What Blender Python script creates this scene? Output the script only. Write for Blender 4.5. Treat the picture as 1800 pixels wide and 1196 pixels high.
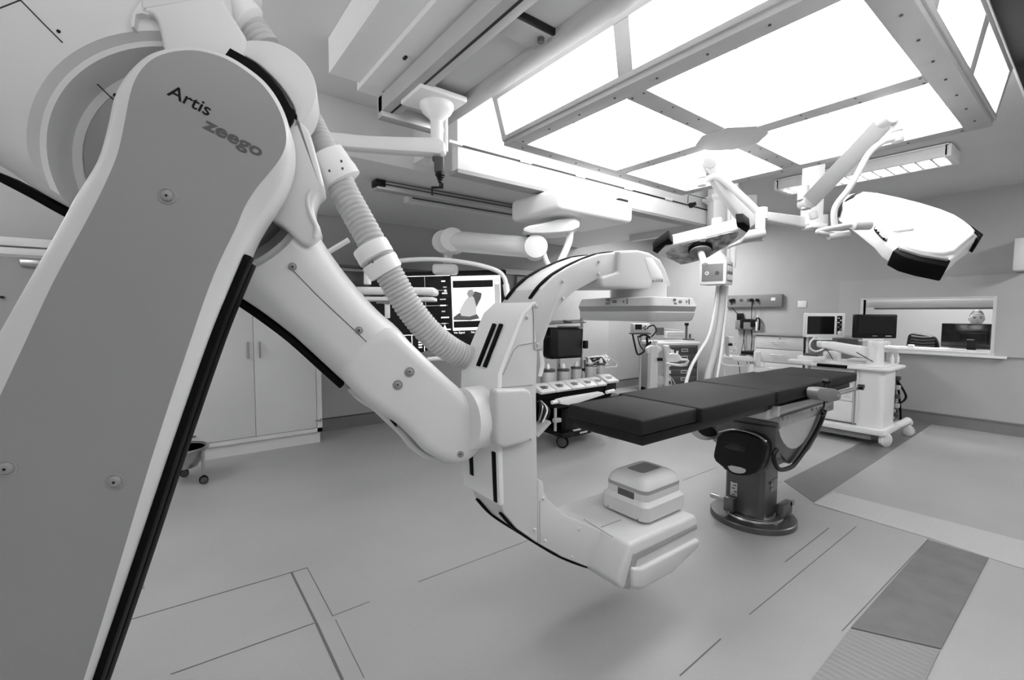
import bpy, bmesh, math, random
from mathutils import Vector, Matrix
random.seed(7)
for o in list(bpy.data.objects): bpy.data.objects.remove(o)
C = bpy.context.scene.collection
PI = math.pi
# ------------------------------------------------------------------ camera
FPX = 802.0; EYE = 1.5
YAW, PIT, ROL = math.radians(52.6), math.radians(3.38), math.radians(-0.25)
Fh = Vector((math.cos(YAW), math.sin(YAW), 0)); Rh = Vector((math.sin(YAW), -math.cos(YAW), 0)); UP = Vector((0, 0, 1))
FW = Fh*math.cos(PIT) - UP*math.sin(PIT); D0 = -(UP*math.cos(PIT) + Fh*math.sin(PIT))
RT = Rh*math.cos(ROL) + D0*math.sin(ROL); DN = -Rh*math.sin(ROL) + D0*math.cos(ROL)
EYEP = Vector((0, 0, EYE))
cam_d = bpy.data.cameras.new('camera'); cam = bpy.data.objects.new('camera', cam_d); C.objects.link(cam)
cam_d.sensor_width = 36; cam_d.lens = FPX/1800*36; cam_d.clip_start = .02; cam_d.clip_end = 60
M = Matrix((RT, -DN, -FW)).transposed().to_4x4(); M.translation = EYEP
cam.matrix_world = M
bpy.context.scene.camera = cam
# ------------------------------------------------------------------ world, exposure
w = bpy.data.worlds.new('world'); bpy.context.scene.world = w; w.use_nodes = True
w.node_tree.nodes['Background'].inputs[0].default_value = (.5, .5, .5, 1); w.node_tree.nodes['Background'].inputs[1].default_value = .34
vs = bpy.context.scene.view_settings
vs.view_transform = 'Standard'; vs.look = 'None'; vs.gamma = 1; vs.use_curve_mapping = False; vs.exposure = 0.6
PANEL_E = 5.8      # canopy diffusers
TUBE_E = 13.0       # fluorescent tubes
def area(name, loc, sx, sy, power, rot=(0, 0, 0)):
    l = bpy.data.lights.new(name, 'AREA'); l.shape = 'RECTANGLE'; l.size = sx; l.size_y = sy; l.energy = power
    o = bpy.data.objects.new(name, l); C.objects.link(o); o.location = loc; o.rotation_euler = rot
    return o
# fill lights added to brighten ceiling and walls, then the control room's light
area('overhead_fill_light', (-1.2, 4.2, 3.02), 1.2, .3, 14)
area('upward_fill_light', (-.4, -1.0, 2.0), .8, .8, 45, (PI, 0, 0))
area('upward_fill_light', (-2.2, 3.6, 2.1), 1.6, .8, 90, (PI, 0, 0))
area('upward_fill_light', (1.3, -1.4, 2.0), 1.2, .8, 60, (PI, 0, 0))
area('overhead_fill_light', (1.6, -1.4, 3.02), 1.2, .3, 10)
area('overhead_fill_light', (6.9, 4.6, 3.02), 1.2, .3, 50)
area('overhead_fill_light', (7.0, -1.2, 3.02), 1.2, .3, 50)
area('control_room_light', (9.6, 1.5, 2.9), 1.2, 1.2, 95)
# ------------------------------------------------------------------ pixel rays -> world points on known planes
def ray(x, y): return FW + RT*((x-900)/FPX) + DN*((y-598)/FPX)
def pt(x, y, X=None, Y=None, Z=None, d=None):
    r = ray(x, y)
    if X is not None: t = X/r.x
    elif Y is not None: t = Y/r.y
    elif Z is not None: t = (Z-EYE)/r.z
    else: t = d
    return EYEP + r*t
def ptp(x, y, P0, N):
    r = ray(x, y); return EYEP + r*((P0-EYEP).dot(N)/r.dot(N))
# ------------------------------------------------------------------ materials
def lin(v):
    return v/12.92 if v <= .04045 else ((v+.055)/1.055)**2.4
MATS = {}
def mat(name, g, rough=.45, metal=0, noise=0, nscale=8, bump=0, bscale=200, coat=0, emit=None, trans=0, spec=.5):
    if name in MATS: return MATS[name]
    m = bpy.data.materials.new(name); m.use_nodes = True; nt = m.node_tree; b = nt.nodes['Principled BSDF']
    v = lin(g)
    b.inputs['Base Color'].default_value = (v, v, v, 1); b.inputs['Roughness'].default_value = rough; b.inputs['Metallic'].default_value = metal
    b.inputs['Specular IOR Level'].default_value = spec
    if coat: b.inputs['Coat Weight'].default_value = coat; b.inputs['Coat Roughness'].default_value = .1
    if trans: b.inputs['Transmission Weight'].default_value = trans; b.inputs['IOR'].default_value = 1.05
    if emit is not None:
        b.inputs['Emission Color'].default_value = (1, 1, 1, 1); b.inputs['Emission Strength'].default_value = emit
    tc = nt.nodes.new('ShaderNodeTexCoord')
    if noise:
        n = nt.nodes.new('ShaderNodeTexNoise'); n.inputs['Scale'].default_value = nscale; n.inputs['Detail'].default_value = 5
        nt.links.new(tc.outputs['Object'], n.inputs['Vector'])
        r = nt.nodes.new('ShaderNodeMapRange'); r.inputs[1].default_value = .3; r.inputs[2].default_value = .7
        r.inputs[3].default_value = v*(1-noise); r.inputs[4].default_value = min(1, v*(1+noise))
        nt.links.new(n.outputs[0], r.inputs[0]); nt.links.new(r.outputs[0], b.inputs['Base Color'])
    if bump:
        n2 = nt.nodes.new('ShaderNodeTexNoise'); n2.inputs['Scale'].default_value = bscale
        nt.links.new(tc.outputs['Object'], n2.inputs['Vector'])
        bp = nt.nodes.new('ShaderNodeBump'); bp.inputs['Strength'].default_value = bump; bp.inputs['Distance'].default_value = .001
        nt.links.new(n2.outputs[0], bp.inputs['Height']); nt.links.new(bp.outputs[0], b.inputs['Normal'])
    MATS[name] = m; return m
WALL = mat('wall_paint', .70, .6, noise=.03, nscale=3, bump=.3, bscale=350)
CEIL = mat('ceiling_paint', .80, .7, noise=.02, nscale=2)
SOFF = mat('soffit_paint', .88, .55, noise=.01)
PLAST = mat('robot_plastic', .86, .38, noise=.015, nscale=3, bump=.05)
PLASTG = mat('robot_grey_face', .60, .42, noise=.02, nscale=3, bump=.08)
CARM = mat('carm_side_plastic', .80, .42, noise=.015, nscale=3)
CWHITE = mat('white_plastic', .93, .35)
BAND = mat('grey_band', .60, .45)
RUB = mat('black_rubber', .03, .6, spec=.12)
BLACK = mat('black_plastic', .06, .4, spec=.3)
MATT = mat('table_pad', .10, .65, noise=.06, nscale=15, bump=.15, bscale=400, spec=.3)
DARKG = mat('dark_grey', .30, .5, noise=.05)
MIDG = mat('mid_grey', .50, .5, noise=.03)
STEEL = mat('brushed_steel', .72, .28, 1, noise=.08, nscale=20)
DSTEEL = mat('dark_steel', .42, .38, .8, noise=.1, nscale=12)
CHROME = mat('chrome', .85, .12, 1)
CAB = mat('cabinet_laminate', .84, .45, noise=.01)
SKIRT = mat('skirting', .50, .45, noise=.04)
ALU = mat('aluminium', .80, .4, .5, noise=.03)
FRAME = mat('canopy_frame', .72, .5, .1, noise=.03)
HOSE = mat('hose_grey', .74, .5, noise=.02)
SCREEN = mat('dark_screen', .10, .12)
LIT = mat('diffuser_lit', .95, .6, emit=PANEL_E)
LITS = mat('side_diffuser_lit', .95, .6, emit=PANEL_E*.8)
TUBEL = mat('fluorescent_lit', .95, .6, emit=TUBE_E)
MIRROR = mat('louvre_metal', .85, .15, 1)
GLASS = mat('lamp_glass', .66, .2, .15, noise=.65, nscale=22)
SKIN = mat('skin', .64, .5, noise=.05, nscale=30)
HAIR = mat('hair', .17, .6, noise=.3, nscale=80)
SHIRT = mat('shirt', .38, .8, noise=.05)
CLEAR = mat('clear_glass', .98, .02, trans=1)
WIN = mat('window_glass', 1.0, .0, trans=1)
# floor : speckled vinyl
def floor_mat():
    m = bpy.data.materials.new('floor_vinyl'); m.use_nodes = True; nt = m.node_tree; b = nt.nodes['Principled BSDF']
    tc = nt.nodes.new('ShaderNodeTexCoord')
    n = nt.nodes.new('ShaderNodeTexNoise'); n.inputs['Scale'].default_value = 1.3; n.inputs['Detail'].default_value = 4
    v = nt.nodes.new('ShaderNodeTexVoronoi'); v.inputs['Scale'].default_value = 55
    nt.links.new(tc.outputs['Object'], n.inputs[0]); nt.links.new(tc.outputs['Object'], v.inputs[0])
    r = nt.nodes.new('ShaderNodeMapRange'); r.inputs[1].default_value = .3; r.inputs[2].default_value = .7; r.inputs[3].default_value = lin(.615); r.inputs[4].default_value = lin(.65)
    nt.links.new(n.outputs[0], r.inputs[0])
    s = nt.nodes.new('ShaderNodeMapRange'); s.inputs[1].default_value = .10; s.inputs[2].default_value = .14; s.inputs[3].default_value = .09; s.inputs[4].default_value = 0
    nt.links.new(v.outputs['Distance'], s.inputs[0])
    a = nt.nodes.new('ShaderNodeMath'); nt.links.new(r.outputs[0], a.inputs[0]); nt.links.new(s.outputs[0], a.inputs[1])
    nt.links.new(a.outputs[0], b.inputs['Base Color'])
    r2 = nt.nodes.new('ShaderNodeMapRange'); r2.inputs[3].default_value = .22; r2.inputs[4].default_value = .36
    b.inputs['Roughness'].default_value = .40
    b.inputs['Specular IOR Level'].default_value = .55
    return m
FLOOR = floor_mat()
def ribbed_mat(name, g, sc, axis):
    m = mat(name, g, .35, .25); nt = m.node_tree; b = nt.nodes['Principled BSDF']
    tc = nt.nodes.new('ShaderNodeTexCoord'); wv = nt.nodes.new('ShaderNodeTexWave'); wv.bands_direction = axis; wv.inputs['Scale'].default_value = sc; wv.inputs['Distortion'].default_value = .6
    nt.links.new(tc.outputs['Object'], wv.inputs[0]); bp = nt.nodes.new('ShaderNodeBump'); bp.inputs['Strength'].default_value = .5; bp.inputs['Distance'].default_value = .002
    nt.links.new(wv.outputs[1], bp.inputs['Height']); nt.links.new(bp.outputs[0], b.inputs['Normal']); return m
RIBY = ribbed_mat('ribbed_alu', .76, 9, 'Y'); RIBX = ribbed_mat('ribbed_grey', .58, 9, 'X')
# ------------------------------------------------------------------ mesh builder
class MB:
    def __init__(s, m=None): s.v = []; s.f = []; s.m = m
    def _a(s, pts):
        i = len(s.v)
        for p in pts:
            p = Vector(p); s.v.append(s.m @ p if s.m else p)
        return i
    def box(s, c, sz, rot=None):
        x, y, z = [a/2 for a in sz]; c = Vector(c); q = []
        for p in ((-x,-y,-z),(x,-y,-z),(x,y,-z),(-x,y,-z),(-x,-y,z),(x,-y,z),(x,y,z),(-x,y,z)):
            p = Vector(p); p = rot @ p if rot else p; q.append(c+p)
        i = s._a(q); s.f += [[i+a for a in f] for f in ((0,3,2,1),(4,5,6,7),(0,1,5,4),(1,2,6,5),(2,3,7,6),(3,0,4,7))]; return s
    def bb(s, x0, x1, y0, y1, z0, z1): return s.box(((x0+x1)/2,(y0+y1)/2,(z0+z1)/2), (abs(x1-x0),abs(y1-y0),abs(z1-z0)))
    def loft(s, rings, cap=True):
        n = len(rings[0]); st = [s._a(r) for r in rings]
        for a, b in zip(st, st[1:]):
            for k in range(n): s.f.append([a+k, a+(k+1)%n, b+(k+1)%n, b+k])
        if cap: s.f.append([st[0]+k for k in range(n)][::-1]); s.f.append([st[-1]+k for k in range(n)])
        return s
    def prism(s, pts, vec):
        pts = [Vector(p) for p in pts]; vec = Vector(vec); return s.loft([pts, [p+vec for p in pts]])
    def cyl(s, p0, p1, r0, r1=None, n=20):
        p0 = Vector(p0); p1 = Vector(p1); r1 = r0 if r1 is None else r1
        a = (p1-p0).normalized(); u = a.orthogonal().normalized(); w_ = a.cross(u)
        R = lambda p, r: [p+(u*math.cos(t*2*PI/n)+w_*math.sin(t*2*PI/n))*r for t in range(n)]
        return s.loft([R(p0, r0), R(p1, r1)])
    def lathe(s, p0, ax, prof, n=28):   # prof: (distance along axis, radius)
        p0 = Vector(p0); a = Vector(ax).normalized(); u = a.orthogonal().normalized(); w_ = a.cross(u)
        return s.loft([[p0+a*h+(u*math.cos(t*2*PI/n)+w_*math.sin(t*2*PI/n))*max(r, 1e-4) for t in range(n)] for h, r in prof])
    def tube(s, path, r, n=8, rf=None):
        path = [Vector(p) for p in path]; rings = []; prev = None
        for i, p in enumerate(path):
            t = (path[min(i+1, len(path)-1)]-path[max(i-1, 0)]).normalized()
            if prev is None: u = t.orthogonal().normalized()
            else: u = (prev - t*prev.dot(t)).normalized()
            prev = u; w_ = t.cross(u); rr = r if rf is None else rf(i)
            rings.append([p+(u*math.cos(k*2*PI/n)+w_*math.sin(k*2*PI/n))*rr for k in range(n)])
        return s.loft(rings)
    def ball(s, c, r, n=14, sc=(1, 1, 1)):
        c = Vector(c); m = n//2
        rings = [[c+Vector((math.cos(k*2*PI/n)*math.sin(a)*sc[0], math.sin(k*2*PI/n)*math.sin(a)*sc[1], math.cos(a)*sc[2]))*r for k in range(n)] for a in [max(.02, min(PI-.02, PI*j/m)) for j in range(m+1)]]
        return s.loft(rings)
def spline(pts, n=6, closed=False):
    P = [Vector(p) for p in pts]; out = []; N = len(P)
    for i in range(N if closed else N-1):
        g = (lambda k: P[k % N]) if closed else (lambda k: P[max(0, min(N-1, k))])
        a, b, c, d = g(i-1), g(i), g(i+1), g(i+2)
        for j in range(n):
            t = j/n
            out.append(.5*((2*b)+(c-a)*t+(2*a-5*b+4*c-d)*t*t+(3*b-a-3*c+d)*t**3))
    if not closed: out.append(P[-1])
    return out
def chaikin(P, it=1):
    for _ in range(it):
        Q = []
        for i in range(len(P)):
            a, b = P[i], P[(i+1) % len(P)]; Q += [a*.75+b*.25, a*.25+b*.75]
        P = Q
    return P
def wloc(o):
    v = Vector((0, 0, 0))
    while o: v += o.location; o = o.parent
    return v
def mkmesh(name, V, F, m, smooth=38, bevel=0, seg=2, boolcut=None):
    bm = bmesh.new(); vs_ = [bm.verts.new(v) for v in V]
    for f in F:
        try: bm.faces.new([vs_[i] for i in f])
        except ValueError: pass
    bmesh.ops.recalc_face_normals(bm, faces=bm.faces)
    if bevel:
        es = [e for e in bm.edges if len(e.link_faces) == 2 and e.calc_face_angle(0) > math.radians(35)]
        if es: bmesh.ops.bevel(bm, geom=es, offset=bevel, segments=seg, profile=.5, affect='EDGES', clamp_overlap=True)
    if smooth:
        for f in bm.faces: f.smooth = True
        for e in bm.edges:
            if len(e.link_faces) == 2 and e.calc_face_angle(0) > math.radians(smooth): e.smooth = False
    me = bpy.data.meshes.new(name); bm.to_mesh(me); bm.free(); me.materials.append(m); return me
def obj(name, mb, m, parent=None, smooth=38, bevel=0, seg=2, label=None):
    L = wloc(parent)
    me = mkmesh(name, [v-L for v in mb.v], mb.f, m, smooth, bevel, seg)
    o = bpy.data.objects.new(name, me); C.objects.link(o)
    if parent: o.parent = parent
    if label: o['label'] = label
    return o
def thing(name, label, cat, loc=(0, 0, 0), group=None):
    o = bpy.data.objects.new(name, None); C.objects.link(o); o.location = loc; o.empty_display_size = .1
    o['label'] = label; o['category'] = cat
    if group: o['group'] = group
    return o
def tag(o, label, cat, group=None):
    o['label'] = label; o['category'] = cat
    if group: o['group'] = group
    return o
def struct(name, mb, m, parent=None, bevel=0):
    o = obj(name, mb, m, parent, smooth=30, bevel=bevel)
    if not parent: o['kind'] = 'structure'
    return o
def text(name, s, size, m, parent, O, ux, uy, ext=.0006, label=None, bold=0):
    c = bpy.data.curves.new(name, 'FONT'); c.body = s; c.size = size; c.extrude = ext; c.offset = bold
    t = bpy.data.objects.new(name+'_tmp', c); C.objects.link(t)
    bpy.context.view_layer.update()
    me = bpy.data.meshes.new_from_object(t.evaluated_get(bpy.context.evaluated_depsgraph_get()))
    bpy.data.objects.remove(t)
    ux = Vector(ux).normalized(); uy = Vector(uy); uy = (uy-ux*uy.dot(ux)).normalized(); uz = ux.cross(uy)
    R = Matrix((ux, uy, uz)).transposed(); L = wloc(parent)
    for v in me.vertices: v.co = Vector(O)+R @ v.co - L
    me.materials.clear(); me.materials.append(m)
    o = bpy.data.objects.new(name, me); C.objects.link(o); o.parent = parent
    if label: o['label'] = label
    return o
def fr(p, a=0):
    """local frame at p: x to the right as seen from the doorway, y away, turned by a degrees"""
    return Matrix.Translation(Vector(p)) @ Matrix.Rotation(YAW-PI/2+math.radians(a), 4, 'Z')
def axfr(p): return Matrix.Translation(Vector(p))
def V3(*a): return Vector(a)

# ================================================================== SETTING
XW, YW, XL, YF, ZC = 8.35, 5.95, -3.0, -2.5, 3.1
fl = struct('floor', MB().bb(XL-.1, XW+.1, YF-.1, YW+.1, -.1, 0), FLOOR)
struct('ceiling', MB().bb(XL-.1, XW+.1, YF-.1, YW+.1, ZC, ZC+.1), CEIL)
struct('wall_back', MB().bb(-.78, XW+.12, YW, YW+.12, 0, ZC).bb(XL-.1, -2.3, YW, YW+.12, 0, ZC).bb(-2.3, -.78, YW, YW+.12, 2.02, ZC), WALL)
# right wall with the observation window; its thick lead panel stands proud
wy0, wy1, wz0, wz1 = .90, 2.25, 1.02, 1.72
px_ = MB()
for x0, x1, a, b in ((XW, XW+.12, YF-.1, YW+.1),):
    px_.bb(x0, x1, a, wy0, 0, ZC).bb(x0, x1, wy1, b, 0, ZC).bb(x0, x1, wy0, wy1, 0, wz0).bb(x0, x1, wy0, wy1, wz1, ZC)
struct('wall_right', px_, WALL)
PNL = mat('panel_paint', .73, .55, noise=.02, nscale=3)
pw = MB(); y0, y1, z0, z1 = -1.2, 2.56, .98, 2.01
pw.bb(XW-.022, XW-.001, y0, wy0-.01, z0, z1).bb(XW-.022, XW-.001, wy1+.01, y1, z0, z1).bb(XW-.022, XW-.001, wy0-.01, wy1+.01, wz1+.01, z1)
struct('trim_1', pw, PNL)
wn = obj('window_1', MB().bb(XW-.03, XW+.10, wy0-.03, wy0, wz0-.03, wz1+.02).bb(XW-.03, XW+.10, wy1, wy1+.03, wz0-.03, wz1+.02)
         .bb(XW-.03, XW+.10, wy0, wy1, wz1, wz1+.02).bb(XW-.05, XW+.12, wy0-.04, wy1+.05, wz0-.035, wz0), mat('window_frame', .86, .4)); wn['kind'] = 'structure'
obj('window_pane', MB().bb(XW+.108, XW+.113, wy0, wy1, wz0, wz1), WIN, wn)
obj('window_sill', MB().bb(XW-.06, XW-.02, wy0-.15, wy1+.08, wz0-.065, wz0-.035), CWHITE, wn, bevel=.004)
# skirtings
struct('baseboard_right', MB().bb(XW-.012, XW-.001, YF, YW-.002, 0, .15).bb(XW-.02, XW-.001, YF, YW-.002, .15, .165), SKIRT)
struct('baseboard_back', MB().bb(-.7, XW-.03, YW-.012, YW-.001, 0, .15), SKIRT)
struct('trim_2', MB().bb(-.7, XW-.03, YW-.018, YW-.001, .151, .165), DARKG)
# doorway at far left of the back wall
dr = struct('door_1', MB().bb(-2.25, -.82, YW+.02, YW+.06, .01, 1.98), mat('door_paint', .62, .5, noise=.02)); 
obj('door_frame', MB().bb(-2.34, -.72, YW-.03, YW+.0, 2.0, 2.06).bb(-2.34, -.72, YW-.045, YW, 2.075, 2.15).bb(-.78, -.70, YW-.03, YW, 0, 2.0).bb(-2.34, -2.28, YW-.03, YW, 0, 2.0), CWHITE, dr, bevel=.004)
obj('door_closer', MB().bb(-1.0, -.85, YW-.02, YW+.02, 1.9, 1.96), STEEL, dr, bevel=.004)
obj('door_handle', MB().cyl((-1.12, YW+.02, 1.62), (-1.12, YW-.03, 1.62), .012), BLACK, dr)
# recess lining next to the rear corner: a sliding white door panel standing in front of the wall
d2 = struct('door_2', MB().bb(4.6, 6.85, YW-.07, YW-.03, .03, 2.1), mat('slide_door', .74, .5, noise=.02), bevel=.004)
obj('door_track', MB().bb(4.3, 7.0, YW-.10, YW-.001, 2.12, 2.2), ALU, d2)
# floor joints, cover strips
def fstrip(name, pts, z, m, parent=None): return obj(name, MB().prism([pt(x, y, Z=z) for x, y in pts], (0, 0, -.0015 if z < .003 else -z+.0005)), m, parent, smooth=0)
SEAM = mat('floor_joint', .38, .6)
def seam(a, b, wd=.004):
    A, B = pt(*a, Z=.0008), pt(*b, Z=.0008); t = (B-A).normalized(); n = V3(-t.y, t.x, 0)*wd/2
    obj('floor_joint', MB().prism([A-n, B-n, B+n, A+n], (0, 0, .0006)), SEAM, fl, smooth=0)
for a, b, wd in (((225,1091),(540,998.5),.006),((540,998.5),(585,1083.5),.004),((585,1083),(650,1058),.004),((735,1023.5),(930,950),.004),
              ((300,1186),(552,1096),.006),((512,1006),(556,1096),.011),((556,1096),(602,1196),.012),((590,1090),(640,1192),.003),((1195,1188.5),(1267,1123.5),.006),
              ((1380,988.5),(1457,928.5),.005),((1317,1081),(1505,926),.004),((1310,860),(1375,847),.003),((1200,845),(1260,822),.003),((1480,1110),(1632,948),.004)):
    seam(a, b, wd)
cp = tag(fstrip('cover_plate', [(1465,865),(1430,885),(1635,946),(1737,980),(1990,1060),(1990,1010),(1800,951)], .006, RIBY), 'ribbed bright aluminium strip let into the floor right of the table base', 'floor plate')
fstrip('cover_plate', [(1496,1103),(1632,949),(1737,981),(1654,1140)], .007, mat('worn_plate', .46, .45, .2, noise=.12, nscale=7))
tag(bpy.data.objects['cover_plate.001'], 'dull worn dark floor plate running from the ribbed strip towards the front', 'floor plate')
tag(fstrip('cover_plate', [(1380,1255),(1494,1106),(1652,1143),(1600,1255)], .006, RIBX), 'ribbed grey floor plate at the bottom right edge of the picture', 'floor plate')
tag(fstrip('floor_band', [(1378,846),(1430,883),(1638,746),(1588,741)], .003, mat('band_vinyl', .43, .3, noise=.06, nscale=5)), 'dark vinyl band on the floor from the table base to the white cart', 'floor band')
tag(fstrip('floor_patch', [(225,1012),(249,1006),(254,1034),(222,1042)], .003, MIDG), 'small grey floor patch beside the lower right flank of the front robot link', 'floor patch')

# ---- soffits
struct('trim_4', MB().bb(XL, 6.05, 3.58, YW-.02, 2.69, ZC-.001), SOFF)                 # bulkhead along the back wall
# rail box below it
box_ = struct('trim_5', MB().bb(1.70, 5.75, 2.95, 4.5, 2.74, ZC-.002), SOFF)
struct('trim_6', MB().bb(1.70, 5.78, 2.87, 2.95, 2.52, ZC-.003).bb(5.68, 5.78, 2.95, 4.5, 2.60, 3.0), SOFF)

# ================================================================== CANOPY LIGHT
x0, x1, y0, y1, zb = 1.82, 3.88, .47, 2.48, 2.6
cn = thing('ceiling_light_canopy', 'large glowing ceiling canopy of milky panels in a grey metal frame over the table', 'ceiling light', ((x0+x1)/2, (y0+y1)/2, ZC))
xc, yc = 2.87, 1.50
def frame_bar(a, b, wd, z=zb, th=.04):
    a = V3(*a, z); b = V3(*b, z); t = (b-a).normalized(); n = V3(-t.y, t.x, 0)*wd/2
    obj('frame_bar', MB().prism([a-n, b-n, b+n, a+n], (0, 0, th)), FRAME, cn, bevel=.003)
fw = .11
for a, b in (((x0,y0+fw/2),(x1,y0+fw/2)),((x0,y1-fw/2),(x1,y1-fw/2))): frame_bar(a, b, fw)
for a, b in (((x0+fw/2,y0+fw),(x0+fw/2,y1-fw)),((x1-fw/2,y0+fw),(x1-fw/2,y1-fw))): frame_bar(a, b, fw)
frame_bar((x0+fw, yc), (xc-.05, yc), .12, zb-.002); frame_bar((xc+.05, yc), (x1-fw, yc), .12, zb-.002)
frame_bar((xc, y0+fw), (xc, yc-.05), .12, zb-.002); frame_bar((xc, yc+.05), (xc, y1-fw), .12, zb-.002)
obj('centre_plate', MB().prism([V3(xc+.21*math.cos(a), yc+.21*math.sin(a), zb-.006) for a in [k*PI/4 + PI/8 for k in range(8)]], (0, 0, .04)), FRAME, cn, bevel=.003)
SEAMW = mat('panel_joint', .80, .6, emit=1.0*.5)
for qx0, qx1 in ((x0+fw, xc-.06), (xc+.06, x1-fw)):
    for qy0, qy1 in ((y0+fw, yc-.06), (yc+.06, y1-fw)):
        mx, my = (qx0+qx1)/2, (qy0+qy1)/2
        for ax, bx in ((qx0, mx), (mx, qx1)):
            for ay, by in ((qy0, my), (my, qy1)):
                obj('diffuser_panel', MB().bb(ax+.003, bx-.003, ay+.003, by-.003, zb+.02, zb+.026), LIT, cn, smooth=0)
for qx0, qx1 in ((x0+fw, xc-.06), (xc+.06, x1-fw)):
    for qy0, qy1 in ((y0+fw, yc-.06), (yc+.06, y1-fw)):
        mx, my = (qx0+qx1)/2, (qy0+qy1)/2
        obj('panel_joint', MB().bb(mx-.007, mx+.007, qy0, qy1, zb+.014, zb+.02).bb(qx0, qx1, my-.007, my+.007, zb+.014, zb+.02), SEAMW, cn, smooth=0)
obj('backing_tray', MB().bb(x0+.02, x1-.02, y0+.02, y1-.02, zb+.05, zb+.06), CEIL, cn, smooth=0)
# sloping side panels: bottom edge at frame, top edge further out at the ceiling
so = .05; zt = 2.92
def side(pa, pb, qa, qb, parts):
    """pa,pb bottom corners; qa,qb top corners"""
    pa, pb, qa, qb = map(lambda p: V3(*p), (pa, pb, qa, qb)); nrm = (pb-pa).cross(qa-pa).normalized()
    if nrm.dot(V3(xc, yc, 2.8)-pa) > 0: nrm = -nrm
    P = lambda s, t: (pa*(1-s)+pb*s)*(1-t)+(qa*(1-s)+qb*s)*t
    cuts = [0]+parts+[1]
    def bar(s0, t0, s1, t1, up=.012):
        obj('side_frame', MB().prism([P(s0,t0)-nrm*.01, P(s1,t0)-nrm*.01, P(s1,t1)-nrm*.01, P(s0,t1)-nrm*.01], nrm*(.01+up)), FRAME, cn, bevel=.002)
    bar(0, 0, 1, .09); bar(0, .88, 1, 1)
    for c in cuts:
        h = .022; bar(max(0, c-h), .09, min(1, c+h), .88, .010)
    for a, b in zip(cuts, cuts[1:]):
        obj('side_diffuser', MB().prism([P(a+.012,.08), P(b-.012,.08), P(b-.012,.89), P(a+.012,.89)], -nrm*.006), LITS, cn, smooth=0)
side((x0,y1,zb+.03),(x0,y0,zb+.03),(x0-.05+.0,y1+so,zt),(x0-.05,y0-so,zt),[.5])
side((x0,y0,zb+.03),(x1,y0,zb+.03),(x0-.05,y0-so,zt),(x1+so,y0-so,zt),[.25,.62])
side((x1,y0,zb+.03),(x1,y1,zb+.03),(x1+so,y0-so,zt),(x1+so,y1+so*.3,zt),[.5])
side((x1,y1,zb+.03),(x0,y1,zb+.03),(x1+so,y1+so*.3,zt),(x0-.05,y1+so*.3,zt),[.5])
obj('canopy_body', MB().bb(x0+.02, x1-.02, y0+.02, y1-.02, 2.925, ZC-.002), CWHITE, cn)
mb = MB()
for sx in (x0+.05, x1-.05, xc-.035, xc+.035):
    for k in range(8): mb.cyl((sx, y0+.12+k*.25, zb-.004), (sx, y0+.12+k*.25, zb+.01), .006, n=8)
for sy in (y0+.05, y1-.05, yc-.035, yc+.035):
    for k in range(8): mb.cyl((x0+.12+k*.25, sy, zb-.005), (x0+.12+k*.25, sy, zb+.01), .006, n=8)
o = obj('frame_screws', mb, DARKG, cn); o['kind'] = 'stuff'

# ceiling opening at the right front, its darkness put in as a black box
tag(obj('ceiling_void_box', MB().bb(2.6, 6.4, -2.2, .402, 2.93, ZC-.002), mat('black_void', .03, .9), bevel=.004), 'black box standing in for a dark ceiling void behind the glowing canopy at the top right corner', 'ceiling void')
tag(obj('ceiling_rail', MB().bb(2.6, 7.6, .404, .418, 2.935, ZC-.002), CWHITE, bevel=.004), 'thin white ceiling rail edging the black void box', 'rail')

# ================================================================== NEAR CEILING TRACK with pillar and arm
tk = thing('ceiling_track', 'double ceiling track with black slots running overhead left of the glowing canopy', 'ceiling track', (1.35, 1.2, ZC))
zt = 2.75
obj('side_rail', MB().bb(1.12, 1.235, -1.5, 2.86, zt, zt+.10), FRAME, tk, bevel=.004)
obj('side_rail', MB().bb(1.465, 1.56, -1.5, 2.80, zt, zt+.10), FRAME, tk, bevel=.004)
obj('slot', MB().bb(1.172, 1.186, -1.5, 2.84, zt-.002, zt+.02), BLACK, tk, smooth=0, label='black slot along the near rail')
obj('track_plate', MB().bb(1.235, 1.465, -1.5, 2.80, zt+.05, zt+.10), CEIL, tk, smooth=0)
obj('end_cap', MB().bb(1.12, 1.56, 2.80, 2.88, zt-.03, zt+.12), ALU, tk, bevel=.004)
obj('cross_plate', MB().bb(1.235, 1.465, 1.62, 1.75, zt+.02, zt+.05), FRAME, tk, bevel=.003)
obj('cross_slot', MB().bb(1.235, 1.465, 1.60, 1.612, zt+.02, zt+.048), BLACK, tk)
obj('bolt', MB().cyl((1.43, 1.66, zt-.0), (1.43, 1.66, zt+.03), .016), DARKG, tk)
obj('mounting_board', MB().bb(1.0, 1.62, -1.5, 2.9, zt+.12, ZC-.003), SOFF, tk, bevel=.004)
obj('wire_clip', MB().bb(1.07, 1.085, 2.35, 2.38, zt+.11, zt+.12), BLACK, tk)
obj('wire_clip', MB().bb(1.07, 1.085, 1.72, 1.76, zt+.11, zt+.12), BLACK, tk)
# board left of the track
struct('trim_7', MB().bb(.82, 1.0, -1.5, 2.85, 2.90, ZC-.002), SOFF)

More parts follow.
